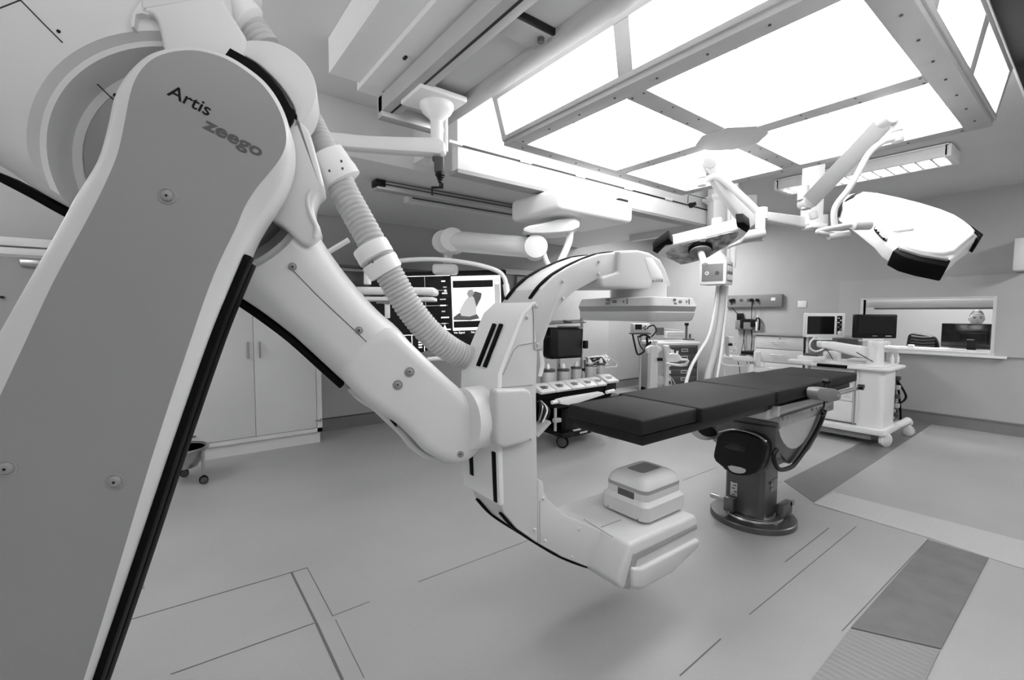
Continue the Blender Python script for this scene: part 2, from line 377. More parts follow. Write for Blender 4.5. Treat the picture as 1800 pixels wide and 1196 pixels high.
sp = pt(768, 205, Z=2.66)
hp = thing('ceiling_support_arm', 'white ceiling pillar and swing arm with a black hanging connector under the near track', 'support arm', (sp.x, sp.y, zt))
obj('carriage_plate', MB().box((sp.x-.02, sp.y, zt-.005), (.30, .27, .035)), CWHITE, hp, bevel=.01)
obj('flange', MB().lathe((sp.x, sp.y, zt-.02), (0,0,-1), [(0,.10),(.02,.10),(.05,.085),(.085,.045),(.10,.04)]), CWHITE, hp)
zb_ = pt(762, 262, X=sp.x).z
obj('pillar', MB().cyl((sp.x, sp.y, zt-.1), (sp.x, sp.y, zb_+.0), .038, n=24), CWHITE, hp)
obj('pillar_cable', MB().cyl((sp.x+.055, sp.y-.01, zt-.03), (sp.x+.055, sp.y-.01, zb_-.02), .012), CWHITE, hp)
a0 = V3(sp.x, sp.y, zb_-.02); dd = sp.dot(Fh)
def cp_(x, y, d=None): return pt(x, y, d=(d or (sp-EYEP).dot(FW)))
outl = [cp_(783,247), cp_(783,276), cp_(745,272), cp_(680,268), cp_(640,265), cp_(600,262), cp_(565,246), cp_(560,238), cp_(590,237), cp_(640,243), cp_(690,245), cp_(740,246)]
obj('swing_arm', MB().prism([p-Fh*.05 for p in chaikin(outl,1)], Fh*.10), CWHITE, hp, bevel=.015)
obj('arm_tail', MB().prism([p-Fh*.05 for p in (cp_(575,245), cp_(560,260), cp_(520,240), cp_(440,215), cp_(440,200), cp_(520,222))], Fh*.10), CWHITE, hp, bevel=.01)
hx = cp_(772, 280)
obj('connector_body', MB(fr(hx)).box((0,0,-.035),(.055,.05,.09)).box((-.03,0,.0),(.02,.03,.03)), DARKG, hp, bevel=.008)
obj('connector_tip', MB(fr(hx)).lathe((.005,0,-.075),(0,0,-1),[(0,.026),(.02,.03),(.025,.022),(.032,.024),(.037,.016),(.045,.019),(.05,.012),(.06,.013),(.065,.006),(.085,.006)], n=16), BLACK, hp)
obj('connector_hook', MB(fr(hx)).box((-.012,0,-.165),(.065,.01,.012)).box((-.042,0,-.185),(.01,.01,.05)).box((.018,0,-.155),(.012,.01,.03)), BLACK, hp)

# ================================================================== RAIL PAIR with carriage, arm and wall display
rl = thing('monitor_rail', 'bright long ceiling rail with white clips in front of the display carriage', 'rail', (3.5, 2.85, 2.6))
def bx_(p0, p1, h, dpt): pass
obj('rail_body', MB().bb(1.66, 5.20, 2.80, 2.865, 2.50, 2.66), CWHITE, rl, bevel=.006)
obj('rail_slot', MB().bb(1.66, 5.20, 2.792, 2.80, 2.655, 2.667), BLACK, rl)
obj('rail_lip', MB().bb(1.66, 5.15, 2.80, 2.91, 2.475, 2.50), BAND, rl)
for cx_ in (884+40, 1020, 1104, 1175, 800):
    p = pt(cx_, 262+ (cx_-800)*.255, Y=2.79); obj('rail_clip', MB().box((p.x, 2.785, 2.665), (.11, .02, .022)), CWHITE, rl, bevel=.004)
r2 = thing('monitor_rail', 'darker aluminium ceiling rail with end stop further back, left of the display carriage', 'rail', (2.6, 4.05, 2.6))
obj('rail_body', MB().bb(1.55, 3.3, 4.0, 4.10, 2.60, 2.70), ALU, r2, bevel=.004)
obj('rail_slot', MB().bb(1.56, 3.3, 3.992, 4.0, 2.640, 2.652).bb(1.56, 3.3, 3.992, 4.0, 2.67, 2.678), DARKG, r2)
obj('end_stop', MB().bb(1.53, 1.62, 3.98, 4.10, 2.62, 2.68), BLACK, r2, bevel=.006)
obj('end_roller', MB().cyl((3.08, 3.97, 2.63), (3.08, 4.05, 2.63), .03), CWHITE, r2)
for xx in (1.72, 2.4): obj('rail_clip', MB().box((xx, 3.995, 2.705), (.12, .02, .02)), CWHITE, r2, bevel=.004)
bl = thing('wall_lamp', 'dark slim strip fixture under the bulkhead behind the darker rail', 'lamp', (2.8, 4.5, 2.7))
obj('lamp_body', MB().bb(2.02, 3.45, 4.38, 4.50, 2.63, 2.735), SOFF, bl, bevel=.005)
obj('lamp_tube', MB().bb(2.06, 3.40, 4.36, 4.385, 2.66, 2.72), DARKG, bl)
cg = thing('display_carriage', 'big white rounded carriage box slung between the two rails', 'carriage', (3.0, 3.4, 2.7))
P = [pt(890,375,Z=2.42), pt(1112,378,Z=2.42), pt(1004,358,Z=2.42)]
cgx0, cgx1, cgy0, cgy1 = 2.42, 3.30, 2.57, 3.20
obj('box', MB().bb(cgx0, cgx1, cgy0, cgy1, 2.29, 2.47), CWHITE, cg, bevel=.045, seg=4)
obj('buffer', MB().bb(3.30, 3.50, 3.02, 3.10, 2.40, 2.45), BLACK, cg, bevel=.006)
obj('buffer', MB().bb(cgx1-.16, cgx1-.04, 2.60, 2.64, 2.47, 2.49), BLACK, cg, bevel=.004)
sw = thing('ceiling_boom', 'white swivel plate and thick horizontal tube arm carrying the wall display', 'support arm', (3.2, 3.6, 2.36))
dA = 4.5
def q_(x, y, d=dA): return pt(x, y, d=d)
obj('swivel_plate', MB().prism(chaikin([q_(920,398,3.7), q_(960,391,3.7), q_(985,384,3.7), q_(1019,385,3.7), q_(1019,404,3.7), q_(970,410,3.7), q_(920,409,3.7)],1), Fh*.30), CWHITE, sw, bevel=.02)
obj('swivel_hub', MB().cyl(q_(1003,396,3.85), q_(1003,383,3.85), .08, n=28), CWHITE, sw)
obj('pivot', MB().cyl(q_(933,420,3.85), q_(933,408,3.85), .03), BLACK, sw)
tubeA, tubeB = q_(797,424,4.35), q_(941,436,3.85)
obj('tube_arm', MB().cyl(tubeA, tubeB, .096, .088, n=32), CWHITE, sw)
for p, r, nm in ((tubeA,.114,'elbow'),(tubeB,.098,'elbow')):
    obj(nm, MB().cyl(p-Fh*.10, p+Fh*.12, r, n=32), CWHITE, sw, bevel=.012)
obj('elbow_cover', MB().cyl(tubeA-Rh*.10+Fh*.02, tubeA-Rh*.10+Fh*.14, .11, n=28), CWHITE, sw, bevel=.01)
obj('drop_neck', MB().cyl(q_(787,446), q_(787,464), .042, n=20).cyl(q_(787,440), q_(787,449), .075, .045, n=24), CWHITE, sw)
obj('mount_block', MB(fr(q_(783,474,4.45))).box((0,0,0),(.24,.16,.10)), CWHITE, sw, bevel=.03, seg=3)
obj('cable', MB().tube(spline([q_(1003,402,3.8), q_(1000,425,3.8), q_(990,450,3.8), q_(978,475,3.8)],8), .03, 10), CWHITE, sw)
obj('cable', MB().tube(spline([q_(956,446,3.8), q_(961,460,3.8), q_(970,475,3.8)],6), .022, 10), CWHITE, sw)
# display
dp = pt(772, 548, d=4.55)
ds = thing('wall_display', 'large black wall-size display hanging behind the robot arm, showing a photo window', 'display', dp)
mD = fr(dp, 3) @ Matrix.Rotation(math.radians(-2), 4, 'Y')
obj('housing', MB(mD).box((0,.03,0),(1.36,.06,.80)), BLACK, ds, bevel=.008)
obj('screen', MB(mD).box((0,-.002,.0),(1.31,.006,.75)), SCREEN, ds, smooth=0)
EW = mat('screen_white', .9, .4, emit=.85); EG = mat('screen_grey', .6, .4, emit=.28); EK = mat('screen_black', .02, .3)
def sc(x, z, w_, h, m, k=1, nm='screen_graphic'): obj(nm, MB(mD).box((x,-.005-.0012*k,z),(w_,.001,h)), m, ds, smooth=0)
sc(.375,.075,.49,.54,EW,1,'picture_window'); sc(.345,.265,.40,.07,EK,2); sc(.345,-.135,.41,.065,EK,2); sc(.345,.065,.40,.31,mat('screen_light',.85,.4,emit=.75),2,'photograph')
sc(.585,.115,.055,.37,EG,3); sc(.585,.275,.04,.035,EW,4)
# reclining patient in the displayed photo (flat picture)
def scp(pts, m, k=3, nm='photo_shape'):
    obj(nm, MB(mD).prism([V3(x,-.005-.0012*k,z) for x, z in pts], (0,.001,0)), m, ds, smooth=0)
scp([(.31,.17),(.37,.19),(.43,.17),(.42,.12),(.37,.03),(.33,.07)], mat('screen_mid',.3,.4,emit=.04), 3)
scp([(.14,-.06),(.14,-.09),(.30,-.098),(.40,-.08),(.37,-.03),(.28,-.01),(.2,-.02)], mat('screen_mid',.3,.4), 3)
scp([(.20,.0),(.26,.10),(.32,.16),(.35,.13),(.37,.05),(.37,-.04),(.3,-.06),(.22,-.05)], mat('screen_soft',.5,.4,emit=.34), 4)
scp([(.30,.13),(.28,.17),(.30,.205),(.34,.21),(.355,.17),(.33,.14)], mat('screen_face',.4,.4,emit=.2), 5)
sc(-.09,.355,.42,.006,EW,1,'status_line')
for z in (.21,.06,-.12): sc(-.12,z,.42,.004,EG,1,'grid_line')
for x in (-.30,-.13,): sc(x,.10,.004,.5,EG,1,'grid_line')
for k in range(9): sc(.06+random.uniform(-.02,.02), .30-.06*k, random.uniform(.03,.09), .012, EG if k % 2 else EW, 2, 'text_row')
scp([(.055,.195),(.085,.195),(.07,.22)], EW, 2); scp([(.03,-.185),(.075,-.185),(.05,-.13)], EW, 2)
sc(-.22,-.225,.56,.006,EW,1,'status_line')
for x in (-.28,-.16,-.06): sc(x,-.31,.006,.16,EW,1,'status_line')
for k in range(5): sc(-.20,-.25-.025*k,.035,.012,EW,2,'text_row')
for x in (.19,.36,.53): text('caption', 'No Signal', .028, EW, ds, mD @ V3(x-.05,-.0075,-.225), mD.to_3x3() @ V3(1,0,0), mD.to_3x3() @ V3(0,0,1))
# shield tube arching over the display, and the white slab lamp left of it
ov = thing('shield_arm', 'thin white arched tube hanging in front of the display top', 'support arm', q_(800,458,4.0))
obj('arch_tube', MB().tube(spline([q_(640,470,3.9), q_(700,459,3.9), q_(760,456,3.9), q_(820,462,3.9), q_(868,474,3.9), q_(886,488,3.9), q_(891,515,3.9), q_(893,560,3.9)],8), .02, 10), CWHITE, ov)
obj('tube_sleeve', MB().cyl(q_(889,500,3.9), q_(892,520,3.9), .028), CWHITE, ov)
sl = thing('flat_lamp_head', 'white flat rounded lamp head with clamp seen between forearm and ribbed hose', 'lamp', q_(680,510,3.3))
obj('head', MB(fr(q_(690,512,3.3), 4)).box((0,.1,0),(.62,.30,.055)), CWHITE, sl, bevel=.022, seg=3)
obj('head_band', MB(fr(q_(690,516,3.3), 4)).box((0,.1,-.04),(.60,.26,.03)), CWHITE, sl, bevel=.01)
obj('clamp', MB(fr(q_(682,528,3.3), 4)).box((0,0,0),(.06,.05,.06)).box((-.06,.02,0),(.05,.04,.05)), STEEL, sl, bevel=.006)
obj('clamp_post', MB(fr(q_(676,545,3.3), 4)).box((.02,0,0),(.035,.03,.12)), CWHITE, sl, bevel=.006)
obj('hanger_tube', MB().tube([q_(576,444,3.0), q_(613,422,3.0)], .017, 10).cyl(q_(646,480,3.2), q_(646,500,3.2), .025), CWHITE, sl)
# metal wall cupboard behind
wc = thing('wall_cupboard', 'long brushed metal wall cupboard behind the display', 'cupboard', pt(680,500,Y=5.7))
a, b = pt(599,470,Y=5.62), pt(760,482,Y=5.62)
obj('carcass', MB().bb(a.x, b.x, 5.62, 5.94, a.z-.28, a.z), STEEL, wc, bevel=.006)
obj('top_edge', MB().bb(a.x-.01, b.x+.01, 5.60, 5.94, a.z, a.z+.03), DSTEEL, wc, bevel=.004)
for k in range(3): obj('cupboard_door', MB().bb(a.x+.02+k*(b.x-a.x)/3, a.x-.01+(k+1)*(b.x-a.x)/3, 5.605, 5.62, a.z-.26, a.z-.04), DSTEEL, wc, bevel=.003)
# low trolley shelf below display
lt = thing('work_shelf', 'small white shelf with a drooping cable below the display', 'shelf', q_(800,625,4.2))
obj('shelf_board', MB(fr(q_(790,622,4.3))).box((0,.1,0),(.5,.3,.03)), MIDG, lt, bevel=.008)
obj('shelf_rail', MB().tube([q_(752,632,4.1), q_(775,630,4.1), q_(800,634,4.1)], .02, 10), CWHITE, lt)

# ================================================================== ROBOT
TH = math.radians(20)
RU = (Rh*math.cos(TH)+Fh*math.sin(TH)); RN = (-Rh*math.sin(TH)+Fh*math.cos(TH))
RO = pt(350, 240, d=1.15)
def rp(x, y, off=0): return ptp(x, y, RO+RN*off, RN)
def to2(p): q = p-RO; return (q.dot(RU), q.z)
def from2(c, off): return RO+RU*c[0]+UP*c[1]+RN*off
def inset(c, d):
    if d <= 0: return list(c)
    if d > .0055:
        k = int(math.ceil(d/.005)); q = list(c)
        for _ in range(k):
            q = inset(q, d/k); m = len(q)
            q = [(q[i][0]*.5+(q[i-1][0]+q[(i+1) % m][0])*.25, q[i][1]*.5+(q[i-1][1]+q[(i+1) % m][1])*.25) for i in range(m)] if _ % 2 else q
        return q
    out = []; n = len(c); A = sum(c[i][0]*c[(i+1)%n][1]-c[(i+1)%n][0]*c[i][1] for i in range(n)); sg = 1 if A > 0 else -1
    for i in range(n):
        a, b, e = Vector(c[i-1]), Vector(c[i]), Vector(c[(i+1) % n])
        t1 = (b-a).normalized(); t2 = (e-b).normalized(); t = (t1+t2)
        if t.length < 1e-4: out.append(tuple(b)); continue
        t.normalize(); nn = Vector((-t.y, t.x))*sg; k = max(.5, nn.dot(Vector((-t1.y, t1.x))*sg))
        out.append(tuple(b+nn*d/k))
    return out
def rsolid(pts, off_t, off0, off1, r, steps=5, sub=5, closed_spline=True, rb=None):
    """solid of the outline traced in the plane off_t, between off0 and off1, rounded by r"""
    P = [to2(rp(x, y, off_t)) for x, y in pts]
    if closed_spline: P = [tuple(v)[:2] for v in spline([(a, b, 0) for a, b in P], sub, True)]
    rb = r if rb is None else rb; rings = []
    for k in range(steps+1):
        a = PI/2*k/steps; rings.append([from2(c, off0+r*(1-math.sin(a))) for c in inset(P, r*(1-math.cos(a)) if k < steps+1 else 0)][:])
    rings = []
    for k in range(steps+1):
        a = PI/2*k/steps; rings.append([from2(c, off0+r*(1-math.sin(PI/2-a))) if False else from2(c, off0+r*(1-math.cos(PI/2-a)*1.0) if False else off0+r*(1-math.cos(a)) if False else off0 + r*(1-math.sin(PI/2-a))) for c in inset(P, r*(1-math.sin(a)))])
    for k in range(steps+1):
        a = PI/2*k/steps; rings.append([from2(c, off1-rb*(1-math.sin(a))) for c in inset(P, rb*(1-math.cos(a)))])
    return rings
robot = thing('angiography_robot', 'huge white jointed robot arm carrying a c-shaped imaging arm, lettered on its front link', 'medical robot', (rp(-150,1500,.1).x, rp(-150,1500,.1).y, 0))
b0 = V3(robot.location.x, robot.location.y, 0)
zj = rp(-150,1500,.1).z
obj('robot_base', MB().lathe(b0, (0,0,1), [(0,.42),(.06,.42),(.07,.36),(max(.12,zj-.15),.30),(max(.14,zj-.13),.24)]), PLAST, robot)
# --- front link: face contour and outer contour
prs = [((-400,1292),(-330,1292)),((-150,850),(-90,880)),((0,584),(22,650)),((60,478),(92,500)),((104,400),(146,400)),((134,344),(178,338)),((171,284),(205,276)),((189,225),(218,222)),
 ((200,176),(226,180)),((214,147),(235,147)),((234,122),(250,121)),((261,100),(272,102)),((294,88.6),(300,92)),((334,85),(335,88.5)),((368,89.6),(366,93)),((401,100),(398,104)),((434.8,120),(431,124)),
 ((468,147),(463,151)),((491.6,180.6),(486,184)),((506.7,217.4),(500,219)),((511,250.8),(503,250)),((508,286),(494,276)),((496,322),(474,303)),((478,354.5),(450,332)),((456,388),(430,364)),((436,424),(414,402)),
 ((402,505),(376,483)),((363,602),(334,601)),((294,800),(265,811)),((160,1196),(147,1196)),((60,1480),(45,1480)),((-20,1570),(-30,1560)),((-150,1600),(-150,1590)),((-300,1560),(-290,1540)),((-400,1440),(-350,1430))]
outer = [to2(rp(*o_, .035)) for o_, f_ in prs]; face = [to2(rp(*f_, 0)) for o_, f_ in prs]
S2 = lambda P: [tuple(v)[:2] for v in spline([(a, b, 0) for a, b in P], 4, True)]
outer, face = S2(outer), S2(face)
mixr = lambda k: [(f_[0]*(1-k)+o_[0]*k, f_[1]*(1-k)+o_[1]*k) for f_, o_ in zip(face, outer)]
obj('lower_link', MB().loft([[from2(c, o_) for c in P] for P, o_ in ((mixr(0), 0), (mixr(.12), .0035), (mixr(.5), .012), (mixr(.88), .024), (outer, .035), (outer, .17), (inset(outer, .012), .185))]), PLAST, robot, smooth=50)
link = bpy.data.objects['lower_link']
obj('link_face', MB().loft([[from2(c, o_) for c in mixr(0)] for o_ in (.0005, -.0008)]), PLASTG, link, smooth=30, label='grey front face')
# bolts with round collars
def bolt(x, y, r=.021, off=0, par=None, nrm=None, p=None):
    p = p or rp(x, y, off); n_ = nrm or -RN
    o = obj('bolt_cap', MB().lathe(p+n_*-.001, n_, [(0,r),(.003,r),(.004,r*.86),(.0025,r*.80),(.0025,r*.66),(.006,r*.60),(.008,r*.45),(.008,.0)], n=28), PLASTG, par or link)
    return o
for x, y in ((294,345),(11,824),(202,847)):
    bolt(x, y); obj('bolt_hole', MB().cyl(rp(x,y,0)-RN*.0072, rp(x,y,0)-RN*.0086, .003, n=12), BLACK, link)
lo = rp(294,165,0); lx = (rp(372,212,0)-lo)
uy_ = RN.cross(lx)*-1
if uy_.z < 0: uy_ = -uy_
ua = (rp(385,205,0)-rp(296,150,0))
k1 = (rp(372,203,0)-rp(294,163,0)); 
TX = mat('lettering_black', .03, .6, spec=.2); TG = mat('lettering_grey', .34, .6)
def ltr(s, p0, p1, size, m, bold=0):
    A, B = rp(*p0, -.0016), rp(*p1, -.0016); ux = (B-A).normalized(); uy = ux.cross(RN); uy = uy if uy.z > 0 else -uy
    o = text('lettering', s, size, m, link, A, ux, uy, bold=bold)
    # width fit
    L = wloc(link); xs = [(Vector(v.co)+L-A).dot(ux) for v in o.data.vertices]; k = (B-A).length/max(xs)
    for v in o.data.vertices:
        q = Vector(v.co)+L-A; v.co = A+ux*(q.dot(ux)*k)+uy*q.dot(uy)-L+RN*(q.dot(RN))
    if ux.cross(uy).dot(RN) > 0: pass
    return o
ltr('Artis', (293,166), (366,204), .043, TX, .0002)
ltr('zeego', (357,224), (457,276), .043, TG, .0010)
# rubber bumper strips on the link's right flank
def strip2d(c2, wd, o0, o1, name, par, m=RUB, r=.004):
    """black strip following the 2-D path c2, standing off outward by wd (sign)"""
    n = len(c2); off = []
    for i in range(n):
        a, b = Vector(c2[max(0, i-1)]), Vector(c2[min(n-1, i+1)]); t = (b-a).normalized(); off.append(tuple(Vector(c2[i])+Vector((t.y, -t.x))*wd))
    loop = list(c2)+off[::-1]
    return obj(name, MB().loft([[from2(c, o_) for c in loop] for o_ in (o0, o1)]), m, par, bevel=r)
path = [to2(rp(x, y, .035)) for x, y in ((428,445),(402,505),(363,602),(294,800),(228,998),(160,1196),(100,1365))]
path = [tuple(v)[:2] for v in spline([(a, b, 0) for a, b in path], 4)]
strip2d(path, -.018, .045, .095, 'bumper_strip', link)
strip2d(path[1:], -.018, .11, .165, 'bumper_strip', link)
# --- black joint gap crescent
cres = [(405,86),(425,97),(450,112),(474,135),(496,162),(512,190),(519,196),(516,212),(508,225),(490,250),(440,180),(380,120)]
obj('joint_gap', MB().loft([[from2(to2(rp(x, y, .19)), o_) for x, y in cres] for o_ in (.186, .24)]), RUB, robot, smooth=0)
# --- shoulder covers between link and forearm
obj('shoulder_neck', MB().loft(rsolid([(252,24),(248,2),(262,-30),(300,-110),(370,-110),(393,0),(412,34),(436,78),(420,110),(350,150),(305,120),(290,92),(283,62),(276,38),(266,27)], .2, .19, .36, .012, 3, 3, True)), PLAST, robot, smooth=50)
obj('neck_lip', MB().prism([rp(x, y, .195) for x, y in ((230,48),(230,22),(248,1),(262,26),(250,23),(238,25),(235,47))], RN*.15), PLAST, robot, bevel=.002)
obj('shoulder_cap', MB().loft(rsolid([(409,88),(411,80),(430,71),(455,70),(480,73),(510,86),(535,108),(550,132),(557,160),(552,185),(543,203),(528,216),(518,223),(519,195),(507,170),(486,142),(455,113),(430,98)], .2, .20, .36, .005, 2, 3, True)), PLAST, robot, smooth=50)
obj('shoulder_bracket', MB().loft(rsolid([(519,200),(530,214),(541,226),(547,240),(557,276),(568,318),(569,329),(557,342),(551,365),(557,388),(563,403),(558,420),(541,433),(520,420),(497,398),(470,378),(440,330),(450,280),(490,240)], .2, .20, .38, .014, 3, 4, True)), PLAST, robot, smooth=50)
obj('bracket_rib', MB().tube(spline([rp(547,335,.19), rp(541,350,.19), rp(545,375,.19), rp(556,400,.19), rp(553,418,.19)],6), .006, 8), PLAST, robot)
# --- forearm: long body with a round pocket at the shoulder
fore = [(-260,120),(-120,230),(0,291),(60,331),(117,363),(200,405),(300,450),(370,487),(418.8,520.5),(460,548),(514,589),(567,637),(612,678),(655,712),(720,752),(775,740),(790,700),(745,634),(700,578),(663.6,546),(618,495),(580.7,445.6),(556,405),(520,330),(480,240),(430,120),(370,-20),(280,-160),(100,-300),(-150,-320),(-320,-140)]
rings = rsolid(fore, .30, .22, .60, .085, 6, 4, True, .10)
fa = obj('forearm', MB().loft(rings), PLAST, robot, smooth=60)
ctr = rp(325, 280, .22); Rr = (ctr-rp(47,215,.22)).length
L = wloc(robot)
cut = mkmesh('cutter', [v for v in MB().lathe(ctr-RN*.05, RN, [(0,Rr*1.0),(.05,Rr*.995),(.075,Rr*.955),(.079,Rr*.92),(.12,Rr*.90),(.175,Rr*.885)], n=72).v], MB().lathe(ctr, RN, [(0,1)]*6, n=72).f, PLAST, 60)
for v in cut.vertices: v.co -= L
co = bpy.data.objects.new('cutter', cut); C.objects.link(co); co.parent = robot
bmod = fa.modifiers.new('b', 'BOOLEAN'); bmod.operation = 'DIFFERENCE'; bmod.object = co; bmod.solver = 'EXACT'
bpy.context.view_layer.update()
nm_ = bpy.data.meshes.new_from_object(fa.evaluated_get(bpy.context.evaluated_depsgraph_get()))
bmx = bmesh.new(); bmx.from_mesh(nm_)
for f in bmx.faces: f.smooth = True
for e in bmx.edges: e.smooth = not (len(e.link_faces) == 2 and e.calc_face_angle(0) > math.radians(24))
bmx.to_mesh(nm_); bmx.free()
fa.modifiers.clear(); fa.data = nm_; bpy.data.objects.remove(co)
# joint core inside the pocket
obj('joint_core', MB().lathe(ctr+RN*.13, -RN, [(0,Rr*.80),(.02,Rr*.80),(.035,Rr*.77),(.05,Rr*.60),(.13,Rr*.50)], n=48), PLASTG, robot)
# seam lines and screws on the forearm
BL = mat('seam_black', .12, .6)
def line_r(pts, off, wd, par, name='seam', m=BL):
    P = [rp(x, y, off) for x, y in pts]
    return obj(name, MB().tube(P, wd, 6), m, par)
line_r([(36,0),(75,40),(110,75)], .2195, .0016, fa); line_r([(-40,30),(36,0)], .2195, .0016, fa); line_r([(110,75),(117,95)], .255, .0016, fa); line_r([(146,124),(170,147),(199,175)], .313, .0018, fa)
line_r([(508,469),(560,522),(620,578),(677,632)], .2195, .0012, fa)
for x, y in ((514,469),(631,581)): bolt(x, y, .013, .219, fa); obj('screw_hole', MB().cyl(rp(x,y,.2115), rp(x,y,.210), .003, n=10), BLACK, fa)
for x, y in ((103,55),(173,139),(202,167)): obj('screw_hole', MB().cyl(rp(x,y,.2205 if x < 120 else .315), rp(x,y,.2175 if x < 120 else .3125), .0045, n=10), BLACK, fa)
# black bumpers under the forearm
lowp = [(-10,299),(60,336),(117,368),(200,410),(300,455),(370,492),(418.8,524),(460,552),(514,593),(567,641),(606,676)]
lp = [tuple(v)[:2] for v in spline([(*to2(rp(x, y, .30)), 0) for x, y in lowp], 3)]
strip2d(lp, .022, .30, .40, 'bumper_strip', fa, r=.004)
# --- wrist cover
wrist = [(618,684),(603,664),(601,642),(618,612),(648,586),(676,576),(697,581),(712,594),(747,628),(782,660.7),(808,684),(829,705),(846.7,728.5),(852.6,747),(851.4,766),(845.6,782),(833.9,796.4),(817.5,808),(794,812),(770.7,806),(745,792),(722,768),(698,745),(672,728),(645,708)]
wc_ = obj('wrist_cover', MB().loft(rsolid(wrist, .26, .208, .42, .045, 6, 4, True, .03)), PLAST, robot, smooth=60)
low2 = [(610,682),(640,690),(680,720),(710,752),(745,790),(790,808),(770,812),(742,804),(718,786),(700,764),(680,745),(655,722),(628,704)]
obj('wrist_lower_cover', MB().loft(rsolid(low2, .34, .31, .50, .03, 4, 4, True)), PLAST, robot, smooth=60)
obj('wrist_gap', MB().prism([rp(x, y, .306) for x, y in ((684,733),(690,731),(698,744),(697,752),(686,740))], RN*.03), RUB, robot, smooth=0)
for x, y, r in ((720,654,.017),(699,677,.017),(844.5,755,.011),(809.5,799,.012)): 
    rr = bolt(x, y, r, .207, wc_); obj('bolt_hole', MB().cyl(rp(x,y,.2005), rp(x,y,.198), .0028, n=10), BLACK, wc_)

# ================================================================== C-ARM (part of the robot)
YC0, YC1 = 1.33, 1.53       # near and far side faces of the C
def ca(x, y, Y=YC0): return pt(x, y, Y=Y)
DY = V3(0, YC1-YC0, 0)
upper = [(935,532),(954,506.4),(975,487),(999,471.8),(1025.4,458.7),(1054,448.5),(1081,445),(1107,446.7),(1107,475.4),(1083,479),(1059,486),(1035,499.3),(1011,512.4),(992,529),(977.7,547),(968,563.8),(963,580),(956,600),(952,616),(939,616),(938,600)]
carm = obj('c_arm', MB().prism([ca(*p) for p in upper], DY), CARM, robot, bevel=.006)
lower = [(945,842),(955.5,847.6),(957,865.7),(964.6,879),(988.7,901.8),(1009.8,913.9),(1043,927.4),(1079,945.5),(1064,1003),(1031,996.7),(988.7,980),(946.5,956),(945,900)]
obj('lower_sleeve', MB().prism([ca(*p, YC0-.004) for p in lower], DY+V3(0,.008,0)), CARM, robot, bevel=.006)
mid = [(935,533),(920,549),(911,573),(892,621),(878.5,657),(877,700),(878.7,790),(881.7,889.8),(886,903),(910,931),(946,956),(945,842),(943,700),(945,616),(939,560)]
obj('c_spine', MB().prism([ca(*p, YC0-.002) for p in mid], DY+V3(0,.004,0)), CARM, robot, bevel=.006)
# side cover plate line on the carrier
def tube_c(pts, r, name, m, par=carm, Y=YC0-.003): return obj(name, MB().tube([ca(x, y, Y) for x, y in pts], r, 6), m, par)
tube_c([(936,534),(938,560),(939,614),(946,617),(952,614)], .0014, 'seam', MIDG)
tube_c([(880,682),(936,677)], .0012, 'seam', MIDG); tube_c([(943,602),(912,607),(903,616),(884,660)], .0016, 'seam', BAND)
tube_c([(948,880),(949,955)], .002, 'seam', MIDG); tube_c([(1079,945),(1064,1003)], .002, 'seam', BLACK)
# outer white cladding of the spine: a skin wrapping the outer surface
oc = [(937,531),(917,551),(908,573),(889,621),(875.5,657),(874,700),(875.7,790),(878.7,889.8)]
oc2 = [ca(*p, YC0-.004) for p in oc]; W = V3(0, YC1-YC0+.055, 0)
inn = [p+V3(.02,0,-.0) for p in oc2]
obj('outer_cover', MB().prism(oc2+inn[::-1], W), CWHITE, robot, bevel=.004)
# upper arc white top skin
tp = [(937,530),(954,504.4),(975,485),(999,469.8),(1025.4,456.7),(1054,446.5),(1081,443),(1104,444)]
tp2 = [ca(*p, YC0+.004) for p in tp]
obj('arc_cover', MB().prism(tp2+[p-V3(-.012,0,.012) for p in tp2][::-1], DY-V3(0,.008,0)), CWHITE, robot, bevel=.002)
# black running strips
def cstrip(pts, y0, y1, name='black_strip', th=.007):
    P = [ca(x, y, YC0) for x, y in pts]; P = spline(P, 4); N = []
    for i, p in enumerate(P):
        t = (P[min(i+1,len(P)-1)]-P[max(0,i-1)]).normalized(); n = V3(-t.z, 0, t.x); N.append(n if n.x < 0 or (abs(n.x) < .3 and n.z > 0 and pts[0][1] < 600) else -n)
    loop = [p+n*th for p, n in zip(P, N)]+[p-n*.004 for p, n in zip(P, N)][::-1]
    return obj(name, MB().loft([[q+V3(0,y0,0) for q in loop], [q+V3(0,y1,0) for q in loop]]), RUB, carm, bevel=.002)
cstrip([(940,526),(954,506),(975,486),(999,471),(1025.4,458),(1054,447.5),(1081,444),(1106,446)], .018, .036)
cstrip([(940,526),(954,506),(975,486),(999,471),(1025.4,458),(1054,447.5),(1081,444),(1106,446)], .17, .19)
cstrip([(905,571),(889,613),(875,650)], .075, .092); cstrip([(905,571),(889,613),(875,650)], .12, .137)
cstrip([(875.5,797),(877,840),(879,886)], .012, .034); cstrip([(874.5,740),(876,800),(878,860)], .17, .195)
cstrip([(886,905),(910,932),(946.5,957),(988,981),(1031,997.7),(1061,1004)], .012, .03); cstrip([(886,905),(910,932),(946.5,957),(988,981),(1031,997.7),(1061,1004)], .17, .19)
def cscrew(x, y, r=.0075, Y=YC0-.004): 
    p = ca(x, y, Y); obj('side_screw', MB().lathe(p+V3(0,.002,0), (0,-1,0), [(0,r),(.004,r),(.007,r*.7),(.008,0)], n=14), CARM, carm)
for x, y in ((1053,460),(1053,482),(989,494),(990,525),(943,538),(926.5,558),(945,606),(1099,455),(1099,472),(955,876),(940,932),(958,951),(1018,930),(1006,980),(1071,950),(1060,997),(933,771)): cscrew(x, y)
